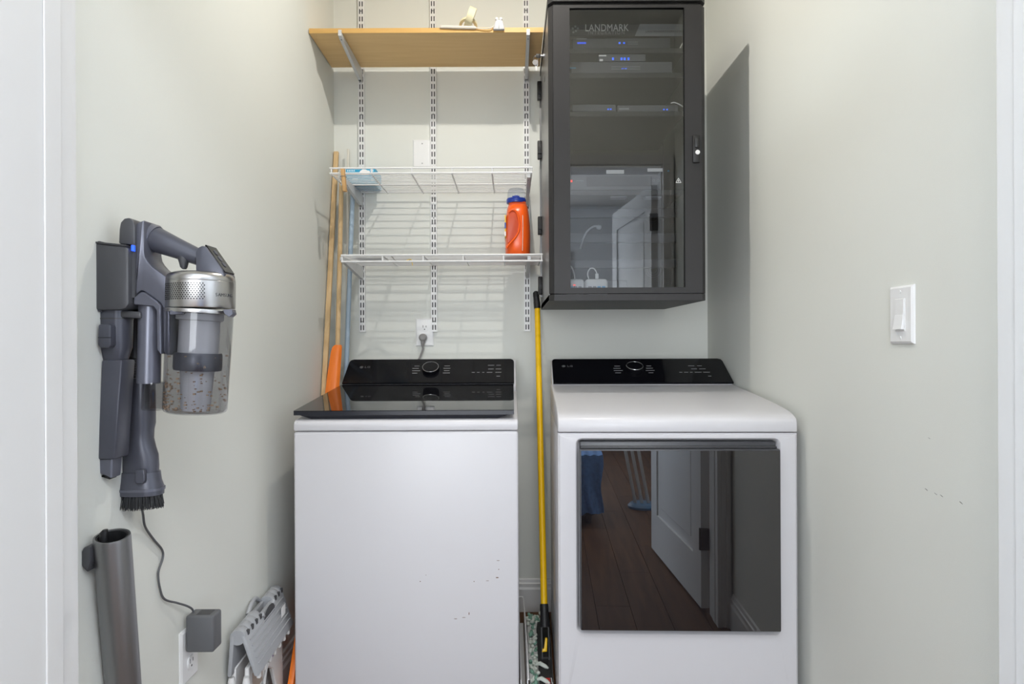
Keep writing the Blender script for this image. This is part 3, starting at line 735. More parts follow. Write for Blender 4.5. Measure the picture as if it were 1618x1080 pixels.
leds(t, [(972, 271.5)], 'label_white', YD, 'paper_label', 14, 3); leds(t, [(1035, 268.5)], 'label_white', YD, 'paper_label', 12, 2.6)
leds(t, [(903, 286)], 'led_red', YD, 'led', 1.5, 1.8); leds(t, [(916, 285.5)], 'device_pale', YD, 'name_print', 6, 0.5)
for px in (1013, 1020, 1033, 1040):
    q = P(px, 285, YD); b = B(); b.torus(q, (0, 1, 0), 0.004, 0.0007, 14, 4); b.build('button', 'device_pale', t)
leds(t, [(1056, 270)], 'usb_blue', YD, 'status_light', 1.2, 1.0)
for px0, px1, lab in ((965, 992, 'small pale plastic box under the rack amplifier, left one'), (1020, 1047, 'small pale plastic box under the rack amplifier, right one')):
    a = P(px0, 305.5, YD); c = P(px1, 299, YD)
    b = B(); b.box(a.x, c.x, YD+0.01, YD+0.05, a.z-0.012, zA-0.0165, 0.004); tag(b.build('relay_box', 'device_pale'), lab, 'box', 'pale boxes under the amplifier')
# lower part: steel cross bars on the back, ventilation fan rings, power hub on floor of rack
for k, (py0, py1) in enumerate(((331, 345), (370, 384), (411, 424))):
    a = P(900, py1, 2.62); c = P(900, py0, 2.62)
    b = B(); b.box(0.13, 0.648, 2.60, 2.625, a.z, c.z, 0.002)
    o = b.build('cross_bar', 'device_grey', cab)
for px, py, r in ((1030, 340, 20), (1055, 342, 20), (1032, 426, 24), (1064, 428, 26)):
    q = P(px, py, 2.815)
    b = B()
    for kk in (1.0, 0.72, 0.44): b.torus(q, (0, 1, 0), r*2.815/F*kk*0.5, 0.0012, 24, 5)
    b.build('fan_grille', 'device_grey', cab)
zf = CZ0+0.021
def hub(px0, px1, label, w2):
    a = P(px0, 455, 2.30); c = P(px1, 440, 2.30)
    t = thing('power_hub', label, 'power adapter', ((a.x+c.x)/2, 2.33, zf), 'white power hubs in the rack')
    b = B(); b.box(a.x, c.x, 2.30, 2.36, zf, c.z, 0.012, 4); b.build('case', 'cable_white', t)
    n = 2
    for k in range(4):
        x = a.x+(c.x-a.x)*(0.2+0.2*k)
        b = B(); b.box(x-0.006, x+0.006, 2.2985, 2.3005, zf+0.016, zf+0.034, 0.001); b.build('socket', 'usb_blue' if (k >= 2) == (w2 == 1) else 'device_pale', t)
    if w2 == 0:
        for k in (0.2, 0.55):
            b = B(); x = a.x+(c.x-a.x)*k; b.box(x-0.004, x+0.004, 2.2984, 2.3004, zf+0.036, zf+0.040); b.build('led', 'led_red', t)
    return t
hub(888, 923.5, 'white power hub with red lights at the rack floor left edge', 0)
hub(925, 961, 'white power hub with blue sockets and looped cord on rack floor', 1)
b = B(); b.tube(bez([P(930, 440, 2.335), P(928.5, 432, 2.34), P(932, 424.5, 2.34), P(938, 424, 2.34), P(942, 429, 2.34), P(943, 434, 2.335), P(943, 440, 2.33)]), 0.0022, 8); b.box(*[v for v in (P(940.5, 438, 2.33).x, P(945.5, 438, 2.33).x, 2.325, 2.335, P(943, 440, 2.33).z, P(943, 432, 2.33).z)], 0.001)
tag(b.build('looped_cord', 'cable_white'), 'short white cord looping out of the blue-socket power hub', 'cord')
b = B(); b.tube(bez([P(908, 440, 2.33), P(907, 432, 2.335), P(904, 423, 2.34), P(900, 419, 2.35)]), 0.0022, 8); tag(b.build('looped_cord', 'cable_white'), 'white cord rising from the red-light power hub', 'cord')
t = thing('gooseneck_lamp', 'thin white gooseneck curving up inside the rack behind glass', 'lamp', P(917, 392, 2.58))
b = B(); b.tube(bez([P(917, 392, 2.598), P(921, 378, 2.56), P(928, 365, 2.55), P(937, 358, 2.54), P(944, 357, 2.53)]), 0.004, 8); b.build('neck', 'cable_white', t)
b = B(); q = P(946, 358, 2.53); b.lathe(q+Vector((-0.008, 0, 0)), q+Vector((0.010, 0, -0.004)), [(0, 0.006), (0.3, 0.009), (0.8, 0.009), (1, 0.005)], 12); b.build('head', 'cable_white', t)
q = P(930, 430, 2.45)
b = B(); b.box(0.30, 0.42, 2.42, 2.6, zf+0.0003, zf+0.065, 0.003); tag(b.build('equipment_box', 'device_dark'), 'dark box behind the power hubs on the rack floor', 'box')

# ------------------------------------------------------------------ wall plates
def outlet_face(t, c, u, n, zc, m='plate_white', half=0.0):
    """one receptacle: rounded face plus slots; u = horizontal axis, n = outward normal"""
    c = Vector(c); u = Vector(u); n = Vector(n); z = Vector((0, 0, 1))
    pts = []
    for k in range(24):
        a = 2*math.pi*k/24; pts.append(c+u*0.0165*math.cos(a)+z*max(-0.0145, min(0.0145, 0.0175*math.sin(a))))
    b = B(); b.prism(pts, n*0.003); r = b.build('receptacle', 'plate_white', t, smooth=False)
    b = B()
    for s, hh in ((-1, 0.005), (1, 0.004)):
        p = c+u*s*0.0065+z*0.004+n*0.0029
        b.prism([p-u*0.0011-z*hh, p+u*0.0011-z*hh, p+u*0.0011+z*hh, p-u*0.0011+z*hh], n*0.0004)
    p = c-z*0.008+n*0.0029; b.prism([p+u*0.0026*math.cos(a)+z*0.0026*math.sin(a) for a in [k*math.pi/4 for k in range(8)]], n*0.0004)
    b.build('slots', 'slot_dark', r, smooth=False)
def plate_box(b, c, u, n, w, h, th=0.006):
    c = Vector(c); u = Vector(u); n = Vector(n); z = Vector((0, 0, 1))
    def ring(k, d): return [c+u*w/2*k*0+u*(sx*(w/2-d))+z*(sz*(h/2-d))+n*k for sx, sz in ((-1, -1), (1, -1), (1, 1), (-1, 1))]
    b.rings([ring(0, 0), ring(th*0.55, 0.0005), ring(th, 0.005)])
# back wall outlet with the washer plug
c = P(671.2, 524.5, YB); c.y = YB
t = thing('wall_outlet', 'white duplex outlet on the back wall above the washer', 'outlet', (c.x, YB, c.z-0.06))
b = B(); plate_box(b, c, (1, 0, 0), (0, -1, 0), 0.0765, 0.119); b.build('cover_plate', 'plate_white', t, smooth=False)
outlet_face(t, c+Vector((0, -0.006, 0.020)), (1, 0, 0), (0, -1, 0), 0); outlet_face(t, c+Vector((0, -0.006, -0.020)), (1, 0, 0), (0, -1, 0), 0)
q = P(669.5, 533, YB); 
t = thing('power_plug', 'grey round power plug and cord of the washer', 'plug', (q.x, YB-0.03, q.z-0.05))
b = B(); b.lathe((q.x, YB-0.0095, q.z), (q.x, YB-0.038, q.z), [(0, 0.014), (0.3, 0.0165), (0.85, 0.0165), (1, 0.012)], 24); b.loft([((q.x-0.001, YB-0.028, q.z-0.038), 0.005, 0.005), ((q.x, YB-0.027, q.z-0.020), 0.009, 0.008), ((q.x, YB-0.026, q.z-0.006), 0.011, 0.010)], 14); b.build('plug_head', 'plug_grey', t)
b = B()
b.torus((q.x, YB-0.0385, q.z), (0, 1, 0), 0.010, 0.0009, 20, 5)
for k in range(3): b.torus((q.x-0.0005, YB-0.028, q.z-0.024-0.006*k), (0, 0, 1), 0.0075-0.0008*k, 0.0012, 14, 5)
b.build('strain_relief', 'plug_grey', t)
b = B(); b.tube(bez([(q.x-0.001, YB-0.028, q.z-0.036), P(668, 552, YB-0.028), P(664, 563, YB-0.03), P(656, 578, YB-0.045), P(650, 600, YB-0.06)]), 0.0042, 8); b.build('cord', 'plug_grey', t)
# blank plate
c = P(667.5, 243, YB); c.y = YB
t = thing('blank_plate', 'blank white wall plate above the upper wire shelf', 'wall plate', (c.x, YB, c.z-0.06))
b = B(); plate_box(b, c, (1, 0, 0), (0, -1, 0), 0.0815, 0.119); b.build('cover_plate', 'plate_white', t, smooth=False)
for dz in (-0.042, 0.042):
    b = B(); b.cyl((c.x, YB-0.006, c.z+dz), (c.x, YB-0.0068, c.z+dz), 0.0028, seg=10); b.build('screw', 'screw_grey', t)
# right wall light switch
ca = P(1409.5, 497, 1.462); cb = P(1447.5, 497, XR*F/(1447.5-809)); c = (ca+cb)/2; c.x = XR; wd = abs(ca.y-cb.y)
t = thing('light_switch', 'white rocker light switch on the right wall', 'light switch', (XR, c.y, c.z-0.065))
b = B(); plate_box(b, c, (0, 1, 0), (-1, 0, 0), wd*0.97, 0.124, 0.007); b.build('cover_plate', 'plate_white', t, smooth=False)
b = B(); b.box(XR-0.0085, XR-0.006, c.y-0.018, c.y+0.018, c.z-0.035, c.z+0.034, 0.0008, 1); b.build('rocker_frame', 'shelf_white', t, smooth=False)
b = B(); b.prism([(XR-0.008, c.y-0.0155, c.z+0.032), (XR-0.0095, c.y-0.0155, c.z+0.032), (XR-0.010, c.y-0.0155, c.z), (XR-0.015, c.y-0.0155, c.z-0.031), (XR-0.008, c.y-0.0155, c.z-0.031)], (0, 0.031, 0)); b.build('rocker', 'plate_white', t, smooth=False)
for dz in (-0.049, 0.049):
    b = B(); b.cyl((XR-0.007, c.y, c.z+dz), (XR-0.0082, c.y, c.z+dz), 0.003, seg=10); b.build('screw', 'plate_white', t)

# ------------------------------------------------------------------ things on the wooden shelf
zs = 2.3227
c = P(739.5, 31.5, 2.515)
R0 = 0.0345
t = thing('masking_tape_roll', 'thin cream masking tape ring lying tipped up on the wooden shelf', 'tape roll', (c.x, 2.52, zs))
b = B(); rr = []
ax = Vector((0.25, 0.97, 0)).normalized(); cc = Vector((c.x, 2.530, zs+0.0275)); ax = Vector((0.05, 0.50, 0.86)).normalized()
def ringtape(cc, ax, R, r, wd):
    b = B(); u, v = b.frame(ax); prof_ = [(R, -wd/2), (R, wd/2), (r, wd/2), (r, -wd/2), (R, -wd/2)]; rings_ = []
    for rad, h in prof_: rings_.append([cc+ax*h+(u*math.cos(a)+v*math.sin(a))*rad for a in [2*math.pi*k/36 for k in range(36)]])
    return b.rings(rings_, False)
ringtape(cc, ax, R0, 0.0255, 0.011).build('tape', 'tape_cream', t)
ringtape(cc, ax, 0.0255, 0.0243, 0.0112).build('cardboard_core', 'strap_beige', t)
ax2 = Vector((0.80, -0.15, -0.58)).normalized(); cc2 = P(743.5, 24, 2.500)
cc2 = Vector((cc2.x, 2.488, zs+0.0400))
t = thing('masking_tape_roll', 'wide cream tape roll standing tilted beside the thin tape ring', 'tape roll', (cc2.x, 2.5, zs))
ax2 = Vector((0.93, 0.17, -0.33)).normalized()
o1 = ringtape(cc2, ax2, 0.0360, 0.0275, 0.026).build('tape', 'tape_cream', t)
ringtape(cc2, ax2, 0.0275, 0.0262, 0.0262).build('cardboard_core', 'strap_beige', t)
b = B(); pts = [P(696, 42.5, 2.482), P(706, 42.6, 2.481), P(720, 43.2, 2.481), P(740, 43.5, 2.481), P(752, 43.8, 2.480)]
b.tube(bez(pts, 4), [0.0062]*16+[0.005], 8)
t = thing('extension_cable', 'beige cord bundle with white plug lying along the shelf front edge', 'cable', P(740, 45, 2.482))
b.build('cord_bundle', 'strap_beige', t)
b = B(); b.tube(bez([P(750, 43.8, 2.480), P(762, 45.2, 2.478), P(774, 44.6, 2.476), P(780, 41.5, 2.478)]), 0.0022, 8); b.build('thin_cord', 'strap_beige', t)
b = B()
pp = [P(779, 46, 2.472), P(797.5, 46, 2.472), P(795, 34, 2.472), P(792, 30.5, 2.472), P(784.5, 30.5, 2.472), P(782.5, 34, 2.472)]
b.prism(pp, (0, 0.028, 0), 0.003, 2); b.build('plug_body', 'plug_white', t)
b = B()
for px in (785, 791.5): q = P(px, 31.5, 2.485); b.lathe(q+Vector((0, -0.012, 0)), q+Vector((0, 0.012, 0)), [(0, 0.004), (0.15, 0.006), (0.85, 0.006), (1, 0.004)], 12)
b.build('plug_ear', 'label_white', t)
b = B(); q = P(788.2, 40, 2.4717); b.box(q.x-0.0012, q.x+0.0012, 2.4700, 2.4722, q.z-0.016, q.z+0.014); b.build('seam', 'plug_grey', t, smooth=False)

# ------------------------------------------------------------------ blue carton on the upper wire shelf
def carton():
    z0 = 1.7823; yf = 2.655; a = P(546.5, 289, yf); c = P(592, 264.5, yf); zt = z0+0.064
    t = thing('blue_carton', 'small blue and white carton on the upper wire shelf', 'carton', ((a.x+c.x)/2, yf+0.065, z0))
    b = B(); b.box(a.x, c.x, yf, 2.79, z0, zt, 0.001, 1); b.build('box', 'carton_blue', t, smooth=False)
    b = B()
    def pr(px0, px1, py0, py1):
        p, q = P(px0, py1, yf), P(px1, py0, yf); b.box(p.x, q.x, yf-0.0004, yf, p.z, q.z)
    for k in range(5): pr(548.5+k*2.6, 550.2+k*2.6, 268.2, 271)
    for k in range(3): pr(560+k*3, 562+k*3, 265.8, 267.5)
    for k in range(4): pr(557+k*2.2, 558.4+k*2.2, 282, 285)
    pr(585, 590, 267.5, 271); pr(586, 590.5, 282.5, 285)
    b.build('printed_words', 'carton_light', t, smooth=False)
    b = B(); pts = [P(568, 274, yf), P(569, 270, yf), P(573, 267.3, yf), P(578, 267.6, yf), P(580, 269, yf), P(584, 269.5, yf), P(585, 274, yf), P(580, 276.5, yf), P(574, 276, yf)]
    b.prism(pts, (0, -0.0005, 0)); b.build('white_cloud', 'label_white', t, smooth=False)
carton()
# wooden clothespin on the shelf end wire
q = P(542.5, 284, 2.478)
t = thing('clothespin', 'brown wooden clothespin clipped on the upper wire shelf', 'clothespin', (q.x, 2.478, q.z-0.04))
for s in (-1, 1):
    b = B()
    y0 = q.y+s*0.0055
    b.hexa([(q.x-0.0065+0.006, y0-0.004, q.z-0.044), (q.x+0.0065+0.006, y0-0.004, q.z-0.044), (q.x+0.0065+0.006, y0+0.004, q.z-0.044), (q.x-0.0065+0.006, y0+0.004, q.z-0.044),
            (q.x-0.0065-0.002, y0-0.004, q.z+0.040), (q.x+0.0065-0.002, y0-0.004, q.z+0.040), (q.x+0.0065-0.002, y0+0.004, q.z+0.040), (q.x-0.0065-0.002, y0+0.004, q.z+0.040)], 0.001)
    b.build('prong', 'clothespin_wood', t)
b = B(); b.torus((q.x, q.y, q.z+0.012), (0, 0, 1), 0.0115, 0.0010, 20, 5); b.build('spring', 'screw_grey', t)

# ------------------------------------------------------------------ detergent bottle
def bottle():
    z0 = 1.4752; Yc = 2.60; a = P(798, 400, Yc); c = P(837.5, 400, Yc); cx = (a.x+c.x)/2+0.001; w = (c.x-a.x)/2
    t = thing('detergent_bottle', 'orange laundry detergent bottle with blue collar and clear cap', 'bottle', (cx, Yc, z0))
    hz = lambda py: P(818, py, Yc).z
    # big jug body: front/back deep, opening for the handle on the left side
    secs = []
    for z, l, r, dy in ((z0, -w*0.97, w*0.93, 0.075), (z0+0.006, -w, w*0.97, 0.08), (hz(385), -w, w, 0.082), (hz(372), -w*0.99, w, 0.082), (hz(355), -w*0.96, w*0.97, 0.082), (hz(340), -w*0.90, w*0.90, 0.078), (hz(330), -w*0.82, w*0.82, 0.066), (hz(325), -w*0.74, w*0.74, 0.048), (hz(322.5), -w*0.70, w*0.70, 0.034), (hz(320), -w*0.68, w*0.68, 0.030)):
        secs.append((Vector((cx+(l+r)/2, Yc+0.0, z)), (r-l)/2, dy))
    b = B(); b.loft(secs, 40, 2.8); body = b.build('bottle_body', 'bottle_orange', t, ang=60)
    # moulded hand grip hollow, on the face towards the room: its shade painted as a darker teardrop, with a raised rim
    yfc = Yc-0.082
    rim = [(803, 342), (806, 334), (811, 332), (815.5, 336), (818, 346), (819, 357), (817.5, 366), (813, 374), (806, 381), (802, 384), (801.5, 372), (802, 355)]
    b = B(); outl = [P(px, py, yfc-0.001) for px, py in rim]
    b.prism(outl, (0, 0.004, 0), 0.001); b.build('grip_shade', 'bottle_shade', t)
    b = B(); b.tube(bez([P(px+0.4, py, yfc-0.002) for px, py in ((803, 336), (807, 332), (812, 331.5), (816.5, 336), (819.5, 346), (820.5, 357), (818.5, 367), (813, 376), (804, 386), (800, 392))], 5), [0.004]*46, 8); b.build('handle_rim', 'bottle_orange', t)
    b = B(); b.tube(bez([P(825, 331, Yc-0.062), P(826, 345, Yc-0.081), P(826, 370, Yc-0.0835), P(825.5, 396, Yc-0.082)], 5), 0.0012, 6); b.build('fill_stripe', 'strap_beige', t)
    # label along the left edge
    b = B(); lab = [(-w-0.0012, hz(345)), (-w-0.0014, hz(385))]
    b.box(cx-w-0.0014, cx-w*0.92, Yc-0.05, Yc+0.05, hz(378), hz(343), 0.001, 1); b.build('front_label', 'label_yellow', t)
    b = B(); b.box(cx-w-0.0018, cx-w*0.93, Yc-0.054, Yc-0.03, hz(376), hz(369), 0.0005, 1); b.build('label_badge', 'label_white', t)
    b = B(); b.box(cx-w-0.0018, cx-w*0.93, Yc-0.053, Yc-0.036, hz(364), hz(355), 0.0005, 1); b.build('label_mark', 'label_navy', t)
    ca = Vector((P(815.8, 318, Yc).x, Yc, 0))
    b = B(); b.lathe((ca.x, Yc, hz(321.5)), (ca.x, Yc, hz(314)), [(0, 0.0375), (0.15, 0.0385), (0.85, 0.0380), (1, 0.036)], 32); col = b.build('cap_collar', 'cap_blue', t)
    b = B(); b.lathe((ca.x, Yc, hz(314.5)), (ca.x, Yc, hz(309)), [(0, 0.016), (0.6, 0.013), (1, 0.009)], 20); b.box(ca.x-0.016, ca.x+0.012, Yc-0.022, Yc-0.014, hz(314.5), hz(311), 0.001); b.build('spout', 'cap_blue', t)
    b = B(); b.lathe((ca.x, Yc, hz(314)), (ca.x, Yc, hz(298.8)), [(0, 0.0355), (0.7, 0.0345), (0.9, 0.032), (1, 0.027), (1.0, 0.0255), (0.88, 0.030), (0.7, 0.0325), (0, 0.0335)], 32, False); b.build('clear_cap', 'clear_cap', t)
    b = B(); b.lathe((ca.x, Yc, hz(298.8)), (ca.x, Yc, hz(299.4)), [(0, 0.027), (1, 0.027)], 32); b.build('cap_top', 'clear_cap', t)
bottle()

# ------------------------------------------------------------------ small items on the lower wire shelf
zl = 1.4752
t = thing('metal_trowel', 'flat dark grey metal plate on left of lower wire shelf', 'tool', (-0.57, 2.60, zl))
b = B(); b.prism([(-0.605, 2.55, zl), (-0.50, 2.56, zl), (-0.515, 2.64, zl), (-0.56, 2.70, zl), (-0.60, 2.68, zl)], (0, 0, 0.004), 0.001, 1); b.build('plate', 'plug_grey', t)
b = B(); b.tube([(-0.505, 2.60, zl+0.006), (-0.45, 2.62, zl+0.006), (-0.40, 2.60, zl+0.006)], [0.004, 0.006, 0.005], 8); b.build('handle', 'plug_grey', t)
b = B(); b.tube(bez([(-0.47, 2.545, zl+0.002), (-0.455, 2.53, zl-0.002), (-0.445, 2.53, zl-0.014), (-0.425, 2.53, zl-0.020), (-0.395, 2.53, zl-0.018), (-0.385, 2.53, zl-0.013)]), 0.0016, 6)
t = thing('twist_tie', 'thin dark twist tie with yellow end dangling through lower wire shelf', 'twist tie', (-0.42, 2.53, zl-0.03))
b.build('dark_wire', 'plug_grey', t)
b = B(); b.tube(bez([(-0.405, 2.53, zl-0.0185), (-0.385, 2.53, zl-0.012), (-0.380, 2.53, zl-0.022), (-0.377, 2.53, zl-0.036)]), 0.0014, 6); b.build('yellow_wire', 'label_yellow', t)
b = B(); b.box(-0.535, -0.51, 2.53, 2.54, zl, zl+0.005, 0.001); tag(b.build('brown_chip', 'clothespin_wood'), 'tiny brown scrap beside the grey plate on lower wire shelf', 'scrap')

# ------------------------------------------------------------------ leaning sticks and poles in the left corner
def floor_ext(p, q, z=0.003):
    d = q-p; t_ = (z-p.z)/d.z; return p+d*t_
p0, p1 = P(531.5, 240, 2.828), P(512, 618, 2.62); bt = floor_ext(p0, p1)
def slat(name, label, p0, bt, w, th, m, cat, rot=None):
    b = B(); d = (bt-p0).normalized(); u = Vector((1, 0, 0)); u = (u-d*u.dot(d)).normalized(); v = d.cross(u)
    if rot: u, v = (u*math.cos(rot)+v*math.sin(rot)), (v*math.cos(rot)-u*math.sin(rot))
    pts = [c+u*sx*w/2+v*sy*th/2 for c in (bt, p0) for sx, sy in ((-1, -1), (1, -1), (1, 1), (-1, 1))]
    b.hexa(pts, 0.0012, 1); return b.build(name, m), d, u, v
o, *_ = slat('wooden_batten', '', p0, bt, 0.019, 0.014, 'pine', 'batten'); tag(o, 'long pale wooden batten leaning in the left corner, tallest one', 'batten')
p0, p1 = P(540, 272, 2.75), P(533.5, 545, 2.655); bt = floor_ext(p0, p1, 0.003)
t = thing('long_handled_scraper', 'wooden handle with long orange plastic blade leaning behind the washer', 'scraper', (bt.x, bt.y, 0))
b = B(); d = (p1-p0).normalized(); b.tube([p0, p0+d*0.02, bt], [0.008, 0.0095, 0.0095], 10); b.build('handle', 'pine', t)
b = B()
q1 = P(535, 545, 2.635); qb = P(529, 618, 2.60)
dn = (qb-q1).normalized()
def sec(c, wl, wr, th): return [c+Vector((-wl, -th, 0)), c+Vector((0.0, -th*1.6, 0)), c+Vector((wr*0.6, -th*1.1, 0)), c+Vector((wr, 0, 0)), c+Vector((wr*0.6, th, 0)), c+Vector((0, th, 0)), c+Vector((-wl, th*0.6, 0))]
ll = (qb-q1).length
b.rings([sec(q1+dn*(-0.001), 0.014, 0.011, 0.007), sec(q1+dn*0.008, 0.022, 0.014, 0.009), sec(q1+dn*0.03, 0.026, 0.0145, 0.010), sec(q1+dn*ll*0.6, 0.031, 0.016, 0.011), sec(q1+dn*ll, 0.034, 0.017, 0.011), sec(q1+dn*(ll+0.25), 0.04, 0.02, 0.010)])
b.build('blade', 'orange_plastic', t, ang=50)
p0, p1 = P(550, 235.5, 2.80), P(548, 492, 2.775); bt = floor_ext(p0, p1)
b = B(); b.tube([p0, bt], 0.0048, 8); tag(b.build('thin_rod', 'pole_cream'), 'thin cream rod leaning beside the blue pole', 'rod')
p0, p1 = P(557.2, 307, 2.745), P(547.5, 570, 2.715); bt = floor_ext(p0, p1)
t = thing('broom_pole', 'pale blue metal pole leaning between thin rod and left upright', 'pole', (bt.x, bt.y, 0))
b = B(); b.tube([p0, bt], 0.0098, 14); b.build('shaft', 'pole_blue', t)
b = B(); b.lathe(p0+(p0-bt).normalized()*0.02, p0, [(0, 0.006), (0.3, 0.0105), (1, 0.0105)], 14); b.build('end_cap', 'pole_cream', t)

# ------------------------------------------------------------------ flat mop between the machines
def mop():
    top = P(846.5, 460, 2.80); g0 = P(849, 487, 2.79); low = P(859.8, 955, 2.36); end = P(861, 990, 2.335)
    t = thing('flat_mop', 'yellow-handled flat mop standing between washer and dryer', 'mop', (0.115, 2.30, 0))
    b = B(); d = (g0-top)
    b.tube([top, top+d*0.08, top+d*0.3, top+d*0.32, top+d*0.6, top+d*0.62, g0], [0.007, 0.0125, 0.0135, 0.0125, 0.0130, 0.0138, 0.0138], 14); b.build('grip', 'rubber_black', t)
    b = B(); b.tube([g0, low], 0.0120, 14); b.build('shaft', 'yellow_paint', t)
    c = P(849.4, 503, 2.785); dd = (low-g0).normalized()
    b = B(); n = Vector((0.35, -0.93, 0)); n = (n-dd*n.dot(dd)).normalized(); u = dd.cross(n)
    pts = [c+n*0.0118+dd*s*0.028+u*q*0.005 for s, q in ((-1, -1), (1, -1), (1, 1), (-1, 1))]
    b.prism(pts, n*0.001); b.build('red_label', 'red_label', t, smooth=False)
    b = B(); dl = end-low
    b.tube([low-dl*0.05, low, low+dl*0.2, low+dl*0.55, low+dl*0.6, end], [0.0135, 0.0150, 0.0150, 0.0150, 0.0165, 0.0165], 14); b.build('socket', 'rubber_black', t)
    f = Vector((0.112, 2.30, 0.052))
    b = B()
    for s in (-0.012, 0.012): b.prism([end+Vector((s-0.002, 0.006, 0.004)), end+Vector((s-0.002, -0.006, 0.004)), f+Vector((s-0.002, -0.012, 0.0)), f+Vector((s-0.002, 0.012, 0.0))], (0.004, 0, 0))
    b.cyl(f+Vector((-0.018, 0, 0)), f+Vector((0.018, 0, 0)), 0.007, seg=10); b.build('yoke', 'rubber_black', t)
    a0, a1 = P(863, 1008, 2.26), P(861.5, 1029, 2.245)
    b = B(); b.prism([a0+Vector((-0.003, 0, 0)), a0+Vector((0.004, 0, 0)), a1+Vector((0.006, 0, 0)), a1+Vector((-0.011, 0, -0.002)), a1+Vector((-0.009, 0, 0.008)), a1+Vector((-0.004, 0, 0.008))], (0, 0.008, 0), 0.001); b.build('release_lever', 'yellow_paint', t)
    # black frame plate on the pad
    b = B(); b.prism([(0.094, 2.60, 0.042), (0.088, 2.54, 0.042), (0.083, 2.10, 0.042), (0.086, 2.00, 0.042), (0.124, 2.00, 0.042), (0.130, 2.2, 0.042), (0.142, 2.62, 0.042)], (0, 0, 0.010), 0.002); b.build('head_plate', 'mop_black', t)
    b = B(); b.prism([(0.053, 2.66, 0.012), (0.053, 1.98, 0.012), (0.127, 1.98, 0.012), (0.132, 2.2, 0.012), (0.145, 2.66, 0.012)], (0, 0, 0.030), 0.004); b.build('pad_backing', 'tray_white', t)
    c1 = P(867.5, 1069, 2.10); z = 0.0522
    b = B(); b.prism([(c1.x-0.008, 2.085, z), (c1.x+0.008, 2.085, z), (c1.x+0.006, 2.165, z), (c1.x-0.010, 2.165, z)], (0, 0, 0.0008)); b.build('red_tag', 'red_label', t, smooth=False)
    b = B(); b.prism([(c1.x+0.012, 2.09, z), (c1.x+0.0145, 2.09, z), (c1.x+0.0120, 2.165, z), (c1.x+0.0095, 2.165, z)], (0, 0, 0.0008)); b.build('white_print', 'label_white', t, smooth=False)
    # chenille fingers: stubby noodles round the rim of the pad
    rnd = random.Random(3)
    for m in ('chenille_white', 'chenille_green'):
        b = B()
        for k in range(150):
            side = rnd.random() < 0.82
            if side:
                p = Vector((rnd.uniform(0.056, 0.076), rnd.uniform(1.99, 2.68), rnd.uniform(0.012, 0.050)))
                q = p+Vector((rnd.uniform(0.0, 0.016), rnd.uniform(-0.028, 0.028), rnd.uniform(-0.004, 0.012)))
            else:
                p = Vector((rnd.uniform(0.064, 0.130), rnd.uniform(2.62, 2.68), rnd.uniform(0.012, 0.050)))
                q = p+Vector((rnd.uniform(-0.02, 0.004), rnd.uniform(-0.02, 0.02), rnd.uniform(-0.004, 0.012)))
            r = rnd.uniform(0.0055, 0.0075)
            b.tube([p, p.lerp(q, 0.2), p.lerp(q, 0.8), q], [r*0.5, r, r, r*0.4], 7)
        for k in range(2 if m == 'chenille_white' else 0):
            y = 2.20+0.10*k-0.05; p = Vector((0.078, y, 0.056)); b.tube([p, p+Vector((0.012, -0.006, 0.006)), p+Vector((0.030, -0.020, 0.002)), p+Vector((0.038, -0.028, 0.001))], [0.005, 0.007, 0.0065, 0.003], 8)
        o = b.build('chenille_fringe', m, t); o['kind'] = 'stuff'
mop()
# white tray on edge by the washer
t = thing('plastic_tray', 'white plastic tray standing on edge against the washer side', 'tray', (0.034, 2.36, 0))
b = B(); b.box(0.0215, 0.0245, 2.04, 2.70, 0.002, 0.112); b.box(0.0245, 0.040, 2.04, 2.70, 0.002, 0.006); b.build('tray_back', 'tray_white', t, smooth=False)
b = B(); b.tube(bez([(0.0235, 2.70, 0.112), (0.036, 2.70, 0.112), (0.041, 2.68, 0.110), (0.043, 2.6, 0.110), (0.046, 2.3, 0.112), (0.046, 2.04, 0.112)], 6), 0.0030, 8)
b.box(0.0425, 0.0455, 2.04, 2.66, 0.002, 0.110); b.build('tray_rim', 'plate_white', t)

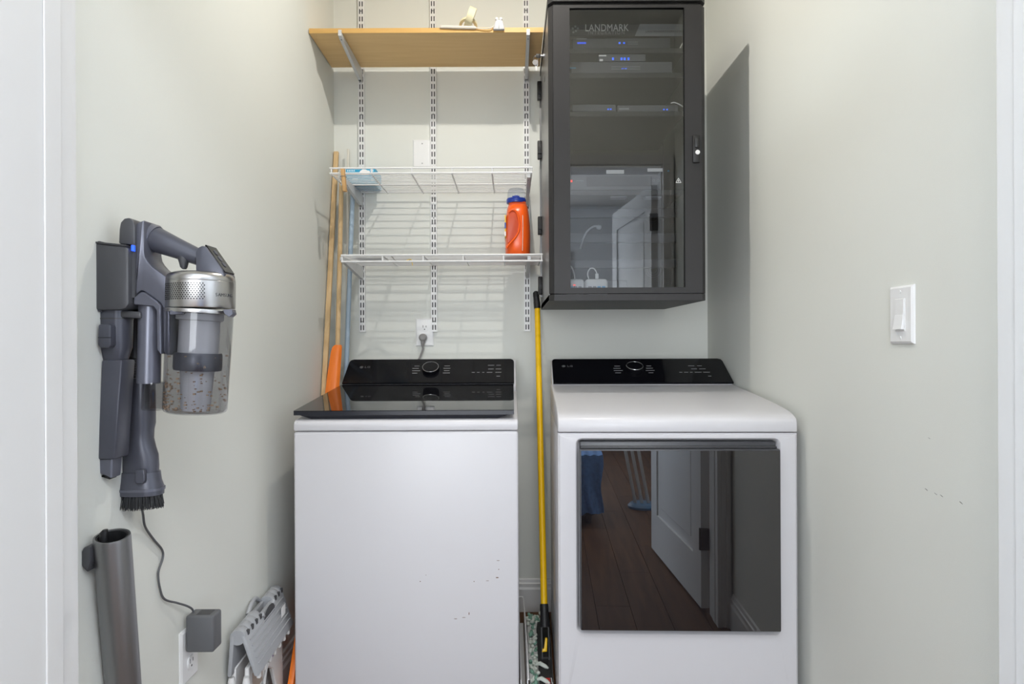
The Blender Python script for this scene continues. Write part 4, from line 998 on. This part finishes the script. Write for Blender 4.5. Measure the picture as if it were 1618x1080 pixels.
# ------------------------------------------------------------------ cordless vacuum on its wall dock
def vacuum():
    base = P(240, 640, 1.25)
    # dock (screwed to the wall) is one thing, the vacuum hanging in it another, tools more
    d = thing('vacuum_dock', 'dark grey vacuum charging dock screwed to left wall', 'dock', (XL, 1.26, P(170, 490, 1.21).z))
    b = B(); b.box(XL, XL+0.006, 1.213, 1.31, P(150, 492, 1.21).z, P(150, 380, 1.21).z, 0.002); b.build('wall_plate', 'dock_grey', d)
    b = B()
    fr = [(150, 383), (197, 388), (203, 392), (206, 402), (206, 470), (202, 484), (190, 489), (150, 489.5), (148, 486)]
    b.pprism([(149, 383), (198, 388), (203, 393), (203, 480), (198, 487), (188, 489.5), (149, 489.5)], 1.211, 1.30, 0.004, 2); b.build('housing', 'dock_grey', d)
    b = B(); b.pprism([(148.5, 381), (197, 386), (200, 389), (149, 384)], 1.209, 1.302, 0.0005, 1); b.build('top_rim', 'vac_dark', d)
    b = B(); b.pprism([(206.5, 386.5), (211, 387), (211, 397), (206.5, 396)], 1.2145, 1.2215, 0.001, 1); b.build('charge_light', 'led_blue_bright', d)
    # lower holder arm that carries the tools
    b = B(); b.pprism([(160, 489), (222, 492), (222, 503), (160, 500)], 1.225, 1.285, 0.003); b.build('tool_holder', 'vac_dark', d)
    v = thing('stick_vacuum', 'grey cordless stick vacuum with clear dust bin hanging on dock', 'vacuum cleaner', base)
    # battery standing in the dock
    b = B(); b.pprism([(187, 384.8), (188, 362), (190, 351), (196, 344.5), (204, 343.5), (210, 348), (213, 356), (213.3, 387)], 1.222, 1.285, 0.003, 2)
    b.pprism([(208.5, 386), (213.3, 386), (213.3, 470), (208.5, 470)], 1.2225, 1.285); b.build('battery', 'dock_grey', v)
    b = B(); b.pprism([(213.3, 358), (214.6, 356), (214.6, 470), (213.3, 470)], 1.230, 1.285, 0.0005, 1); b.build('battery_seam', 'rubber_black', v)
    # main body with curved grip root
    out = [(214.8, 353), (226, 347.5), (227.5, 350), (227.5, 398), (229, 406), (233, 413), (240, 421), (268, 441), (268, 560), (263, 561), (258, 556), (257, 486), (254, 479), (246, 473), (226, 459), (222, 459), (214, 466), (212, 466), (213, 440)]
    b = B(); b.pprism(out, 1.228, 1.292, 0.003, 2); b.build('main_body', 'vac_light', v)
    b = B(); b.pprism([(211, 470), (222, 461), (227, 461), (246, 475), (253, 482), (254, 560), (248, 552), (247, 490), (242, 484), (211, 481)], 1.222, 1.288, 0.0015, 1); b.build('trim_bracket', 'vac_light', v)
    # handle
    pA, pB = P(236, 374, 1.262), P(316, 407, 1.262)
    b = B(); b.tube([pA, pA.lerp(pB, 0.08), pA.lerp(pB, 0.5), pB], [0.0235, 0.0245, 0.0200, 0.0155], 20); b.build('handle', 'vac_grey', v)
    b = B(); u = (pB-pA).normalized(); b.tube([pA-u*0.002, pA+u*0.012], [0.0258, 0.0258], 20); b.build('handle_collar', 'vac_light', v)
    tr = P(292, 400, 1.258)
    b = B(); b.loft([(P(291, 425, 1.258), 0.003, 0.005), (P(290.5, 422, 1.258), 0.006, 0.008), (P(290.5, 415, 1.258), 0.008, 0.010), (P(291, 405, 1.258), 0.013, 0.011), (P(293, 398, 1.258), 0.02, 0.011)], 16); b.build('trigger', 'vac_dark', v)
    # head with the slanted display
    b = B(); b.pprism([(309, 440), (308.5, 398), (312, 391), (319, 387.5), (325, 389), (351, 425), (354, 434), (354, 445)], 1.236, 1.288, 0.003, 2); b.build('head', 'vac_grey', v)
    b = B()
    e0, e1 = P(322.5, 387.5, 1.240), P(353, 431, 1.240); e = (e1-e0); nn = Vector((-e.z, 0, e.x)).normalized(); nn = nn if nn.z > 0 else -nn
    b.prism([e0+nn*0.0006, e1+nn*0.0006, e1+nn*0.0036, e0+nn*0.0036], (0, 0.044, 0), 0.001, 1); disp = b.build('display', 'console_black', v)
    for k in range(3):
        c = e0.lerp(e1, 0.25+0.22*k)+nn*0.0036+Vector((0, 0.022, 0)); b = B(); b.cyl(c, c+nn*0.001, 0.006, seg=14); b.build('display_button', 'vac_grey', disp)
    # motor drum
    cT, cBm = P(318, 431, 1.262), P(317.5, 487, 1.262)
    R = 0.0610
    b = B(); b.lathe(cT, cBm, [(0, 0.035), (0.005, 0.048), (0.06, 0.0565), (0.14, 0.0600), (0.24, R), (0.26, R-0.0006), (0.27, R), (0.97, R), (1, R-0.001)], 48); drum = b.build('motor_drum', 'vac_silver', v)
    b = B()
    ax = (cBm-cT)
    for row in range(9):
        tz = 0.36+0.052*row
        for k in range(24):
            a = math.radians(-168+k*4.6+(2.3 if row % 2 else 0)); c = cT+ax*tz+Vector((math.cos(a), math.sin(a), 0))*(R-0.0008)
            n = Vector((math.cos(a), math.sin(a), 0)); b.cyl(c, c+n*0.0012, 0.0014, seg=5)
    o = b.build('vent_hole', 'rubber_black', drum, smooth=False); o['kind'] = 'stuff'
    # brand on the drum, bent round it
    brand_a = math.radians(-40)
    for k, chh in enumerate('SAMSUNG'):
        a = brand_a+k*0.095; n = Vector((math.cos(a), math.sin(a), 0)); c = cT+ax*0.66+n*(R+0.0001)
        text('brand_letter', chh, 0.0085, 'vac_dark', drum, c, (math.pi/2, 0, a+math.pi/2), depth=0.0003, align='CENTER')
    # dust bin
    d0, d1 = P(317, 489, 1.262), P(308.5, 651, 1.262)
    b = B(); b.lathe(d0, d1, [(0, 0.0615), (0.018, 0.0622), (0.035, 0.0615)], 48); b.build('bin_ring', 'vac_silver', v)
    b = B(); b.pprism([(352, 489), (366, 488), (368, 496), (362, 501), (354, 495)], 1.222, 1.24, 0.001, 1); b.build('bin_clip', 'vac_light', v)
    b = B(); b.pprism([(268, 490), (290, 491), (288, 496), (268, 497)], 1.205, 1.215, 0.001, 1); b.build('bin_latch', 'vac_light', v)
    b = B(); b.lathe(d0, d1, [(0.02, 0.0588), (0.30, 0.0582), (0.96, 0.0562), (0.985, 0.0545), (1, 0.050), (1.0, 0.001), (0.992, 0.001), (0.99, 0.049), (0.96, 0.0545), (0.3, 0.0565), (0.02, 0.0572)], 48, False); b.build('dust_bin', 'bin_plastic', v)
    b = B(); b.lathe(d0, d1, [(0.04, 0.042), (0.10, 0.042), (0.11, 0.036), (0.42, 0.036), (0.43, 0.041), (0.58, 0.041), (0.60, 0.030), (0.94, 0.026), (0.98, 0.026)], 32); b.build('cyclone', 'bin_inner', v)
    b = B(); b.lathe(d0, d1, [(0.42, 0.0415), (0.44, 0.0430), (0.57, 0.0430), (0.59, 0.0415)], 32); b.build('cyclone_skirt', 'vac_grey', v)
    rnd = random.Random(5); b = B()
    for k in range(170):
        a = rnd.uniform(-3.4, 0.2); tt = 1-abs(rnd.gauss(0, 0.22)); tt = max(0.45, min(0.97, tt)); r = 0.0535 if tt < 0.95 else rnd.uniform(0.01, 0.05)
        c = d0.lerp(d1, tt)+Vector((math.cos(a), math.sin(a), 0))*r; s = rnd.uniform(0.0007, 0.0022)
        b.box(c.x-s, c.x+s, c.y-s, c.y+s, c.z-s*0.7, c.z+s*0.7)
    o = b.build('dust', 'dust', v, smooth=False); o['kind'] = 'stuff'
    # suction pipe and clear inlet
    b = B(); b.tube([P(238, 472, 1.250), P(238, 480, 1.250), P(236, 560, 1.250), P(235, 605, 1.250)], [0.0195, 0.0205, 0.0205, 0.0205], 24); b.build('suction_pipe', 'vac_light', v)
    b = B(); b.lathe(P(243, 603, 1.252), P(241.5, 647, 1.252), [(0, 0.0200), (0.95, 0.0205), (1, 0.019), (0.98, 0.0185), (0, 0.0185)], 24, False); b.build('inlet_tube', 'bin_plastic', v)
    # crevice tool
    c = thing('crevice_tool', 'long narrow crevice nozzle hanging under the vacuum dock', 'nozzle', P(170, 757, 1.22))
    b = B(); b.loft([(P(183, 571, 1.245), 0.0185, 0.018), (P(183, 562, 1.245), 0.0215, 0.021), (P(183.5, 548, 1.245), 0.0255, 0.025), (P(184, 504, 1.245), 0.0260, 0.026), (P(184, 489, 1.245), 0.0260, 0.026)], 24, 2.6); sk = b.build('socket', 'vac_grey', c)
    b = B(); b.loft([(P(184, 504.5, 1.245), 0.0266, 0.0266), (P(184, 502.5, 1.245), 0.0266, 0.0266)], 24, 2.6); b.build('socket_ring', 'vac_dark', c)
    b = B(); b.pprism([(155, 512), (172, 511), (175, 514), (175, 545), (171, 550), (157, 549), (154, 545)], 1.206, 1.226, 0.003, 2); bt = b.build('release_button', 'vac_grey', c)
    b = B(); b.pprism([(155, 532.5), (174.5, 532.5), (174.5, 533.6), (155, 533.6)], 1.2055, 1.21, 0); b.build('button_seam', 'rubber_black', bt, smooth=False)
    b = B()
    def q4(pl, pr, py, y0, y1): a_, b_ = P(pl, py, y0), P(pr, py, y0); return [a_, b_, b_+Vector((0, y1-y0, 0)), a_+Vector((0, y1-y0, 0))]
    b.hexa(q4(153, 181, 726, 1.215, 1.262)+q4(160, 193, 568, 1.222, 1.266), 0.004, 2); b.build('nozzle_tube', 'vac_grey', c)
    b = B(); lo = q4(156, 176, 756, 1.220, 1.250); lo[0].z += 0.010; lo[3].z += 0.010
    b.hexa(lo+q4(155, 177, 724, 1.219, 1.252), 0.002, 1); b.build('nozzle_tip', 'vac_light', c)
    b = B(); lo = q4(158, 173, 757, 1.224, 1.246); up = q4(159, 172, 752, 1.224, 1.246); lo[0].z += 0.0085; lo[3].z += 0.0085; b.hexa(lo+up); b.build('tip_opening', 'rubber_black', c, smooth=False)
    # dusting brush
    g = thing('dusting_brush', 'grey dusting brush with black bristles beside the crevice nozzle', 'brush', P(222, 800, 1.25))
    b = B(); b.loft([(P(214, 600, 1.305), 0.0125, 0.0125), (P(213, 498, 1.305), 0.0125, 0.0125)], 16); b.build('stem', 'vac_dark', g)
    b = B()
    for k in range(8): b.torus(P(212.5, 566+k*4, 1.305), (0, 0, 1), 0.0125, 0.0016, 18, 5)
    b.build('stem_ribs', 'rubber_black', g)
    b = B()
    b.loft([(P(222, 757, 1.305), 0.0335, 0.021), (P(222, 735, 1.305), 0.0345, 0.022), (P(222, 718, 1.305), 0.0330, 0.0225), (P(222.5, 706, 1.305), 0.0270, 0.0225), (P(223.5, 692, 1.305), 0.0215, 0.0215), (P(224, 678, 1.305), 0.0215, 0.0215), (P(224, 668, 1.305), 0.0240, 0.0235), (P(224, 625, 1.305), 0.0240, 0.0235), (P(224, 597, 1.305), 0.0235, 0.023)], 28, 2.3); b.build('brush_neck', 'vac_grey', g)
    b = B(); b.loft([(P(221, 780, 1.305), 0.0450, 0.027), (P(221, 770, 1.305), 0.0455, 0.028), (P(221.5, 758, 1.305), 0.0395, 0.0255), (P(222, 744, 1.305), 0.0365, 0.0245)], 28, 2.4); b.build('brush_collar', 'vac_grey', g)
    b = B(); b.loft([(P(221, 773, 1.305), 0.0470, 0.029), (P(221, 769, 1.305), 0.0470, 0.029)], 28, 2.4); b.build('collar_ridge', 'vac_light', g)
    b = B(); b.pprism([(214, 742), (227, 742), (228, 760), (226, 764), (216, 764), (213, 760)], 1.274, 1.284, 0.001, 1); b.build('slide_button', 'vac_grey', g)
    rnd = random.Random(9); b = B()
    ct = P(221, 780, 1.305)
    for k in range(620):
        a = rnd.uniform(0, 6.283); s = rnd.uniform(0.72, 0.97); p = ct+Vector((0.0435*math.cos(a)*s, 0.0255*math.sin(a)*s, 0.001)); o_ = Vector((math.cos(a)*rnd.uniform(0, 0.006), math.sin(a)*rnd.uniform(0, 0.005), -rnd.uniform(0.021, 0.029)))
        b.lathe(p, p+o_, [(0, 0.0011), (1, 0.0006)], 4)
    o = b.build('bristles', 'rubber_black', g); o['kind'] = 'stuff'
    # extension wand on its wall clip
    wt, wb = P(177, 846, 1.19), P(194.5, 1080, 1.245)
    bt2 = floor_ext(wt, wb, 0.012)
    w = thing('vacuum_wand', 'silver vacuum extension tube clipped to the left wall', 'tube', (bt2.x, bt2.y, 0))
    dd = (wt-bt2)
    b = B(); b.lathe(bt2, wt, [(0, 0.0300), (0.995, 0.0300), (1, 0.0292), (1.0, 0.0262), (0.95, 0.0262), (0.95, 0.001)], 36); b.build('tube', 'wand_silver', w)
    b = B(); b.lathe(bt2+dd*0.955, wt-dd*0.002, [(0, 0.0262), (1, 0.0262), (1, 0.023), (0, 0.023), (0, 0.001)], 32, False); b.build('tube_liner', 'rubber_black', w)
    q = P(163, 845, 1.185)
    b = B(); b.loft([(q+Vector((0, 0, -0.012)), 0.007, 0.006), (q+Vector((0.001, 0, 0.004)), 0.007, 0.006), (q+Vector((0.004, 0, 0.010)), 0.004, 0.005)], 14); b.build('latch_pin', 'rubber_black', w)
    k = thing('wall_clip', 'small dark grey wall clip holding the silver vacuum tube', 'clip', (XL, 1.19, P(148, 900, 1.18).z))
    z0, z1 = P(148, 900, 1.18).z, P(148, 860, 1.18).z
    b = B(); b.prism([(XL, 1.165, z0+0.012), (XL, 1.165, z1-0.008), (XL+0.004, 1.165, z1), (XL+0.016, 1.165, z1), (XL+0.016, 1.165, z0+0.02), (XL+0.010, 1.165, z0)], (0, 0.03, 0), 0.003); b.build('clip_body', 'dock_grey', k)
vacuum()

# left wall outlet, adapter, cord
yo = 1.545; c = Vector((XL, yo, P(292, 1031, yo).z))
t = thing('wall_outlet', 'white duplex outlet low on the left wall behind the adapter', 'outlet', (XL, yo, c.z-0.06))
b = B(); plate_box(b, c, (0, 1, 0), (1, 0, 0), 0.082, 0.125); b.build('cover_plate', 'plate_white', t, smooth=False)
outlet_face(t, c+Vector((0.006, 0, 0.0205)), (0, 1, 0), (1, 0, 0), 0); outlet_face(t, c+Vector((0.006, 0, -0.0205)), (0, 1, 0), (1, 0, 0), 0)
ya = 1.515
a = P(293.5, 1031, ya); q = P(337, 973, ya)
t = thing('power_adapter', 'grey block power adapter plugged into the left wall outlet', 'power adapter', ((a.x+q.x)/2, ya+0.02, a.z))
b = B(); b.box(XL+0.0095, q.x, ya, ya+0.045, a.z, q.z, 0.005, 3); b.build('case', 'adapter_grey', t)
b = B(); b.box(XL+0.03, q.x-0.012, ya+0.008, ya+0.037, q.z-0.0005, q.z+0.0004); b.build('rating_print', 'device_dark', t, smooth=False)
tail = P(304, 968, ya+0.02)
pts = [P(223, 797, 1.285), P(226, 812, 1.30), P(229.5, 832, 1.31), P(243, 852, 1.335), P(256, 868, 1.36), P(257, 882, 1.36), P(250, 905, 1.35), P(253, 930, 1.36), P(260, 946, 1.39), P(280, 952, 1.43), P(298, 957, 1.49), P(305, 964, ya+0.016), P(306, 971, ya+0.02)]
for p in pts[:-2]: p.x = min(p.x, XL+0.004+max(0, (p.z-0.82)*0.6)); 
fix = []
for (px, py), xx in zip(((223, 797), (226, 812), (229.5, 832), (243, 852), (256, 868), (257, 882), (250, 905), (253, 930), (260, 946), (280, 952)), (0.03, 0.016, 0.008, 0.005, 0.005, 0.005, 0.005, 0.005, 0.006, 0.010)):
    X = XL+xx; x0, y0 = px-809, py-540; fix.append(P(px, py, X*F/(x0-ROLL*y0)))
fix += [P(296, 957, 1.51), P(304.5, 963, ya+0.018), P(306, 973, ya+0.02)]
b = B(); b.tube(bez(fix, 6), 0.0024, 8); b.build('cord', 'adapter_grey', t)

# ------------------------------------------------------------------ folding step stool against the left wall
def stool():
    # length axis along the wall: from front end A to back end C, height 0.40
    A = Vector((-0.722, 1.735, 0)); C = Vector((-0.7375, 2.065, 0)); e = (C-A).normalized(); n = Vector((e.y, -e.x, 0)); L = (C-A).length; Z = Vector((0, 0, 1))
    t = thing('folding_stool', 'folded grey and white plastic step stool leaning by left wall', 'step stool', A+e*L/2)
    def pt(s, o, z): return A+e*s+n*o+Z*z
    zt = 0.395
    def leaf(o_top, o_bot, th, zb, name):
        b = B(); 
        b.hexa([pt(0, o_bot, zb), pt(L, o_bot, zb), pt(L, o_bot+th, zb), pt(0, o_bot+th, zb), pt(0, o_top, zt-0.012), pt(L, o_top, zt-0.012), pt(L, o_top+th, zt-0.012), pt(0, o_top+th, zt-0.012)], 0.004, 2)
        return b.build(name, 'stool_grey', t)
    leaf(-0.018, -0.026, 0.012, 0.275, 'top_leaf'); rt = leaf(0.008, 0.044, 0.012, 0.275, 'top_leaf')
    # rounded hinge knuckles on the ridge, left open in the middle for the hand grip
    ks = [0.0, 0.033, 0.066, 0.099, 0.235, 0.265, 0.295]
    for s in ks:
        b = B(); p, q = pt(s+0.001, 0.001, zt-0.018), pt(min(s+0.033, L), 0.001, zt-0.018)
        b.lathe(p, q, [(0, 0.0195), (0.06, 0.0205), (0.94, 0.0205), (1, 0.0195)], 20); b.build('hinge_knuckle', 'stool_grey', t)
        b = B(); c = pt(s+0.025, 0.019, zt-0.012); b.box(c.x-0.003, c.x+0.004, c.y-0.006, c.y+0.006, c.z-0.008, c.z+0.006, 0.001, 1); b.build('hinge_notch', 'slot_dark', t)
    # carrying handle: two arches, grey bowl between
    for o_, h in ((-0.018, 0.022), (0.016, -0.03)):
        pts = [pt(0.133+0.102*k/12, o_+(0.006 if h < 0 else 0), zt-0.010+h*math.sin(math.pi*k/12)) for k in range(13)]
        b = B(); b.tube(pts, 0.0058, 8); b.build('carry_handle', 'stool_grey', t)
    b = B(); p = pt(0.215, 0.022, zt-0.055)
    ring = []
    for k in range(20):
        a = 2*math.pi*k/20; ring.append(pt(0.184+0.046*math.cos(a), 0.0265, zt-0.030+0.026*math.sin(a)))
    b.prism(ring, n*0.0012); b.build('hand_hole', 'slot_dark', t, smooth=False)
    for k in range(5):
        b = B(); z = 0.30+0.016*k; oo = 0.0568-(z-0.275)*0.333; b.tube([pt(0.02, oo, z), pt(L-0.02, oo, z)], 0.0022, 6); b.build('ridge', 'stool_grey', rt)
    # white legs: two panels with arched opening
    def leg(o0, o1):
        b = B()
        out = [(0.0, 0.0), (0.06, 0.0), (0.075, 0.12), (0.11, 0.19), (0.17, 0.225), (L-0.17, 0.225), (L-0.11, 0.19), (L-0.075, 0.12), (L-0.06, 0.0), (L, 0.0), (L-0.02, 0.29), (0.02, 0.29)]
        b.prism([pt(s, o0, z) for s, z in out], n*(o1-o0), 0.003, 1); return b.build('leg_panel', 'stool_white', t)
    leg(-0.022, -0.010); lp = leg(0.012, 0.024)
    for k in range(2):
        b = B(); pts = [pt(0.085+0.012*k+0.0, 0.0255, 0.02), pt(0.098+0.012*k, 0.0255, 0.12), pt(0.130+0.010*k, 0.0255, 0.185), pt(0.18, 0.0255, 0.232+0.012*k), pt(0.25, 0.0255, 0.236+0.012*k)]
        b.tube(bez(pts, 5), 0.0028, 6); b.build('leg_rib', 'stool_white', lp)
    for k in range(7):
        b = B(); s = 0.03+0.044*k; c = pt(s, 0.046, 0.268); b.box(c.x-0.004, c.x+0.006, c.y-0.006, c.y+0.006, c.z-0.010, c.z+0.006, 0.002, 1); b.build('hook', 'stool_white', t)
    for s, o in ((0.012, -0.018), (0.012, 0.02)):
        b = B(); b.lathe(pt(s, o, 0.20), pt(s, o, 0.27), [(0, 0.010), (0.8, 0.010), (1, 0.007)], 14); b.build('leg_peg', 'stool_white', t)
    def sticker(s0, s1, z0, z1, m, o=0.0245):
        b = B(); b.prism([pt(s0, o, z0), pt(s1, o, z0), pt(s1, o, z1), pt(s0, o, z1)], n*0.0006); b.build('sticker', m, t, smooth=False)
    sticker(0.045, 0.125, 0.205, 0.262, 'sticker_tan'); sticker(0.14, 0.20, 0.225, 0.262, 'label_white'); sticker(0.215, 0.255, 0.225, 0.262, 'sticker_purple')
    sticker(0.25, 0.29, 0.325, 0.355, 'label_white', 0.0405)
stool()
t = thing('orange_tub', 'orange plastic panel standing between folded stool and washer', 'panel', (-0.685, 2.25, 0))
b = B(); b.prism([(-0.692, 2.00, 0.001), (-0.692, 2.00, 0.03), (-0.692, 2.03, 0.10), (-0.692, 2.105, 0.225), (-0.692, 2.18, 0.25), (-0.692, 2.5, 0.25), (-0.692, 2.5, 0.001)], (0.018, 0, 0), 0.003); b.build('panel', 'orange_plastic', t)
b = B(); b.tube([(-0.683, 2.105, 0.227), (-0.683, 2.18, 0.252), (-0.683, 2.5, 0.252)], 0.007, 8); b.build('rim', 'orange_plastic', t)

# ------------------------------------------------------------------ room behind the camera (seen only in the glass)
b = B(); b.box(0.02, 0.40, -0.95, -0.43, 0.05, 0.42, 0.03, 3)
t = thing('ottoman', 'dark low ottoman behind the camera under a blue throw', 'ottoman', (0.23, -0.68, 0)); b.build('cushion', 'device_dark', t)
for x in (0.07, 0.35):
    for y in (-0.90, -0.47):
        b = B(); b.cyl((x, y, 0), (x, y, 0.06), 0.015, 0.02); b.build('leg', 'brass_dark', t)
def throw():
    bm = bmesh.new(); rows = []
    path = [(-0.02, 0.44), (-0.41, 0.44), (-0.405, 0.40), (-0.395, 0.25), (-0.375, 0.08)]
    nx = 40; n = 30
    tot = []
    for i in range(n+1):
        f = i/n*(len(path)-1); k = min(int(f), len(path)-2); q = f-k
        oy = path[k][0]*(1-q)+path[k+1][0]*q; z = path[k][1]*(1-q)+path[k+1][1]*q
        row = []
        for j in range(nx+1):
            x = -0.01+0.44*j/nx; amp = 0.022*max(0, (0.42-z)/0.34)
            y = oy if k > 0 else -0.90+ (oy+0.02)*(-1)*1.2
            row.append(bm.verts.new((x+0.01*math.sin(z*20), y+amp*math.sin(j*0.75+z*6)+0.0, z+0.004*math.sin(j*1.3)+0.03*max(0, (0.2-z))*math.sin(j*0.4))))
        rows.append(row)
    for i in range(n):
        for j in range(nx): bm.faces.new((rows[i][j], rows[i+1][j], rows[i+1][j+1], rows[i][j+1]))
    bmesh.ops.recalc_face_normals(bm, faces=bm.faces)
    ret = bmesh.ops.solidify(bm, geom=bm.faces[:], thickness=0.006)
    bb = B(); bb.bm.free(); bb.bm = bm
    return bb.build('throw_blanket', 'blue_weave')
tag(throw(), 'blue woven throw draped over the ottoman behind the camera', 'blanket')
t = thing('plant_stand', 'blue round-based stand with white slats behind the camera', 'stand', (0.745, -0.88, 0))
b = B(); b.lathe((0.745, -0.88, 0), (0.745, -0.88, 0.03), [(0, 0.10), (0.5, 0.10), (1, 0.085)], 30); b.build('base', 'stand_blue', t)
for k in range(3):
    x = 0.685+0.045*k; b = B(); b.hexa([(x, -0.89, 0.028), (x+0.022, -0.89, 0.028), (x+0.022, -0.87, 0.028), (x, -0.87, 0.028), (x-0.09, -0.95, 0.55), (x-0.068, -0.95, 0.55), (x-0.068, -0.93, 0.55), (x-0.09, -0.93, 0.55)], 0.003); b.build('slat', 'trim_white', t)
b = B(); b.box(0.575, 0.735, -1.02, -0.86, 0.548, 0.575, 0.005); b.build('top', 'trim_white', t)
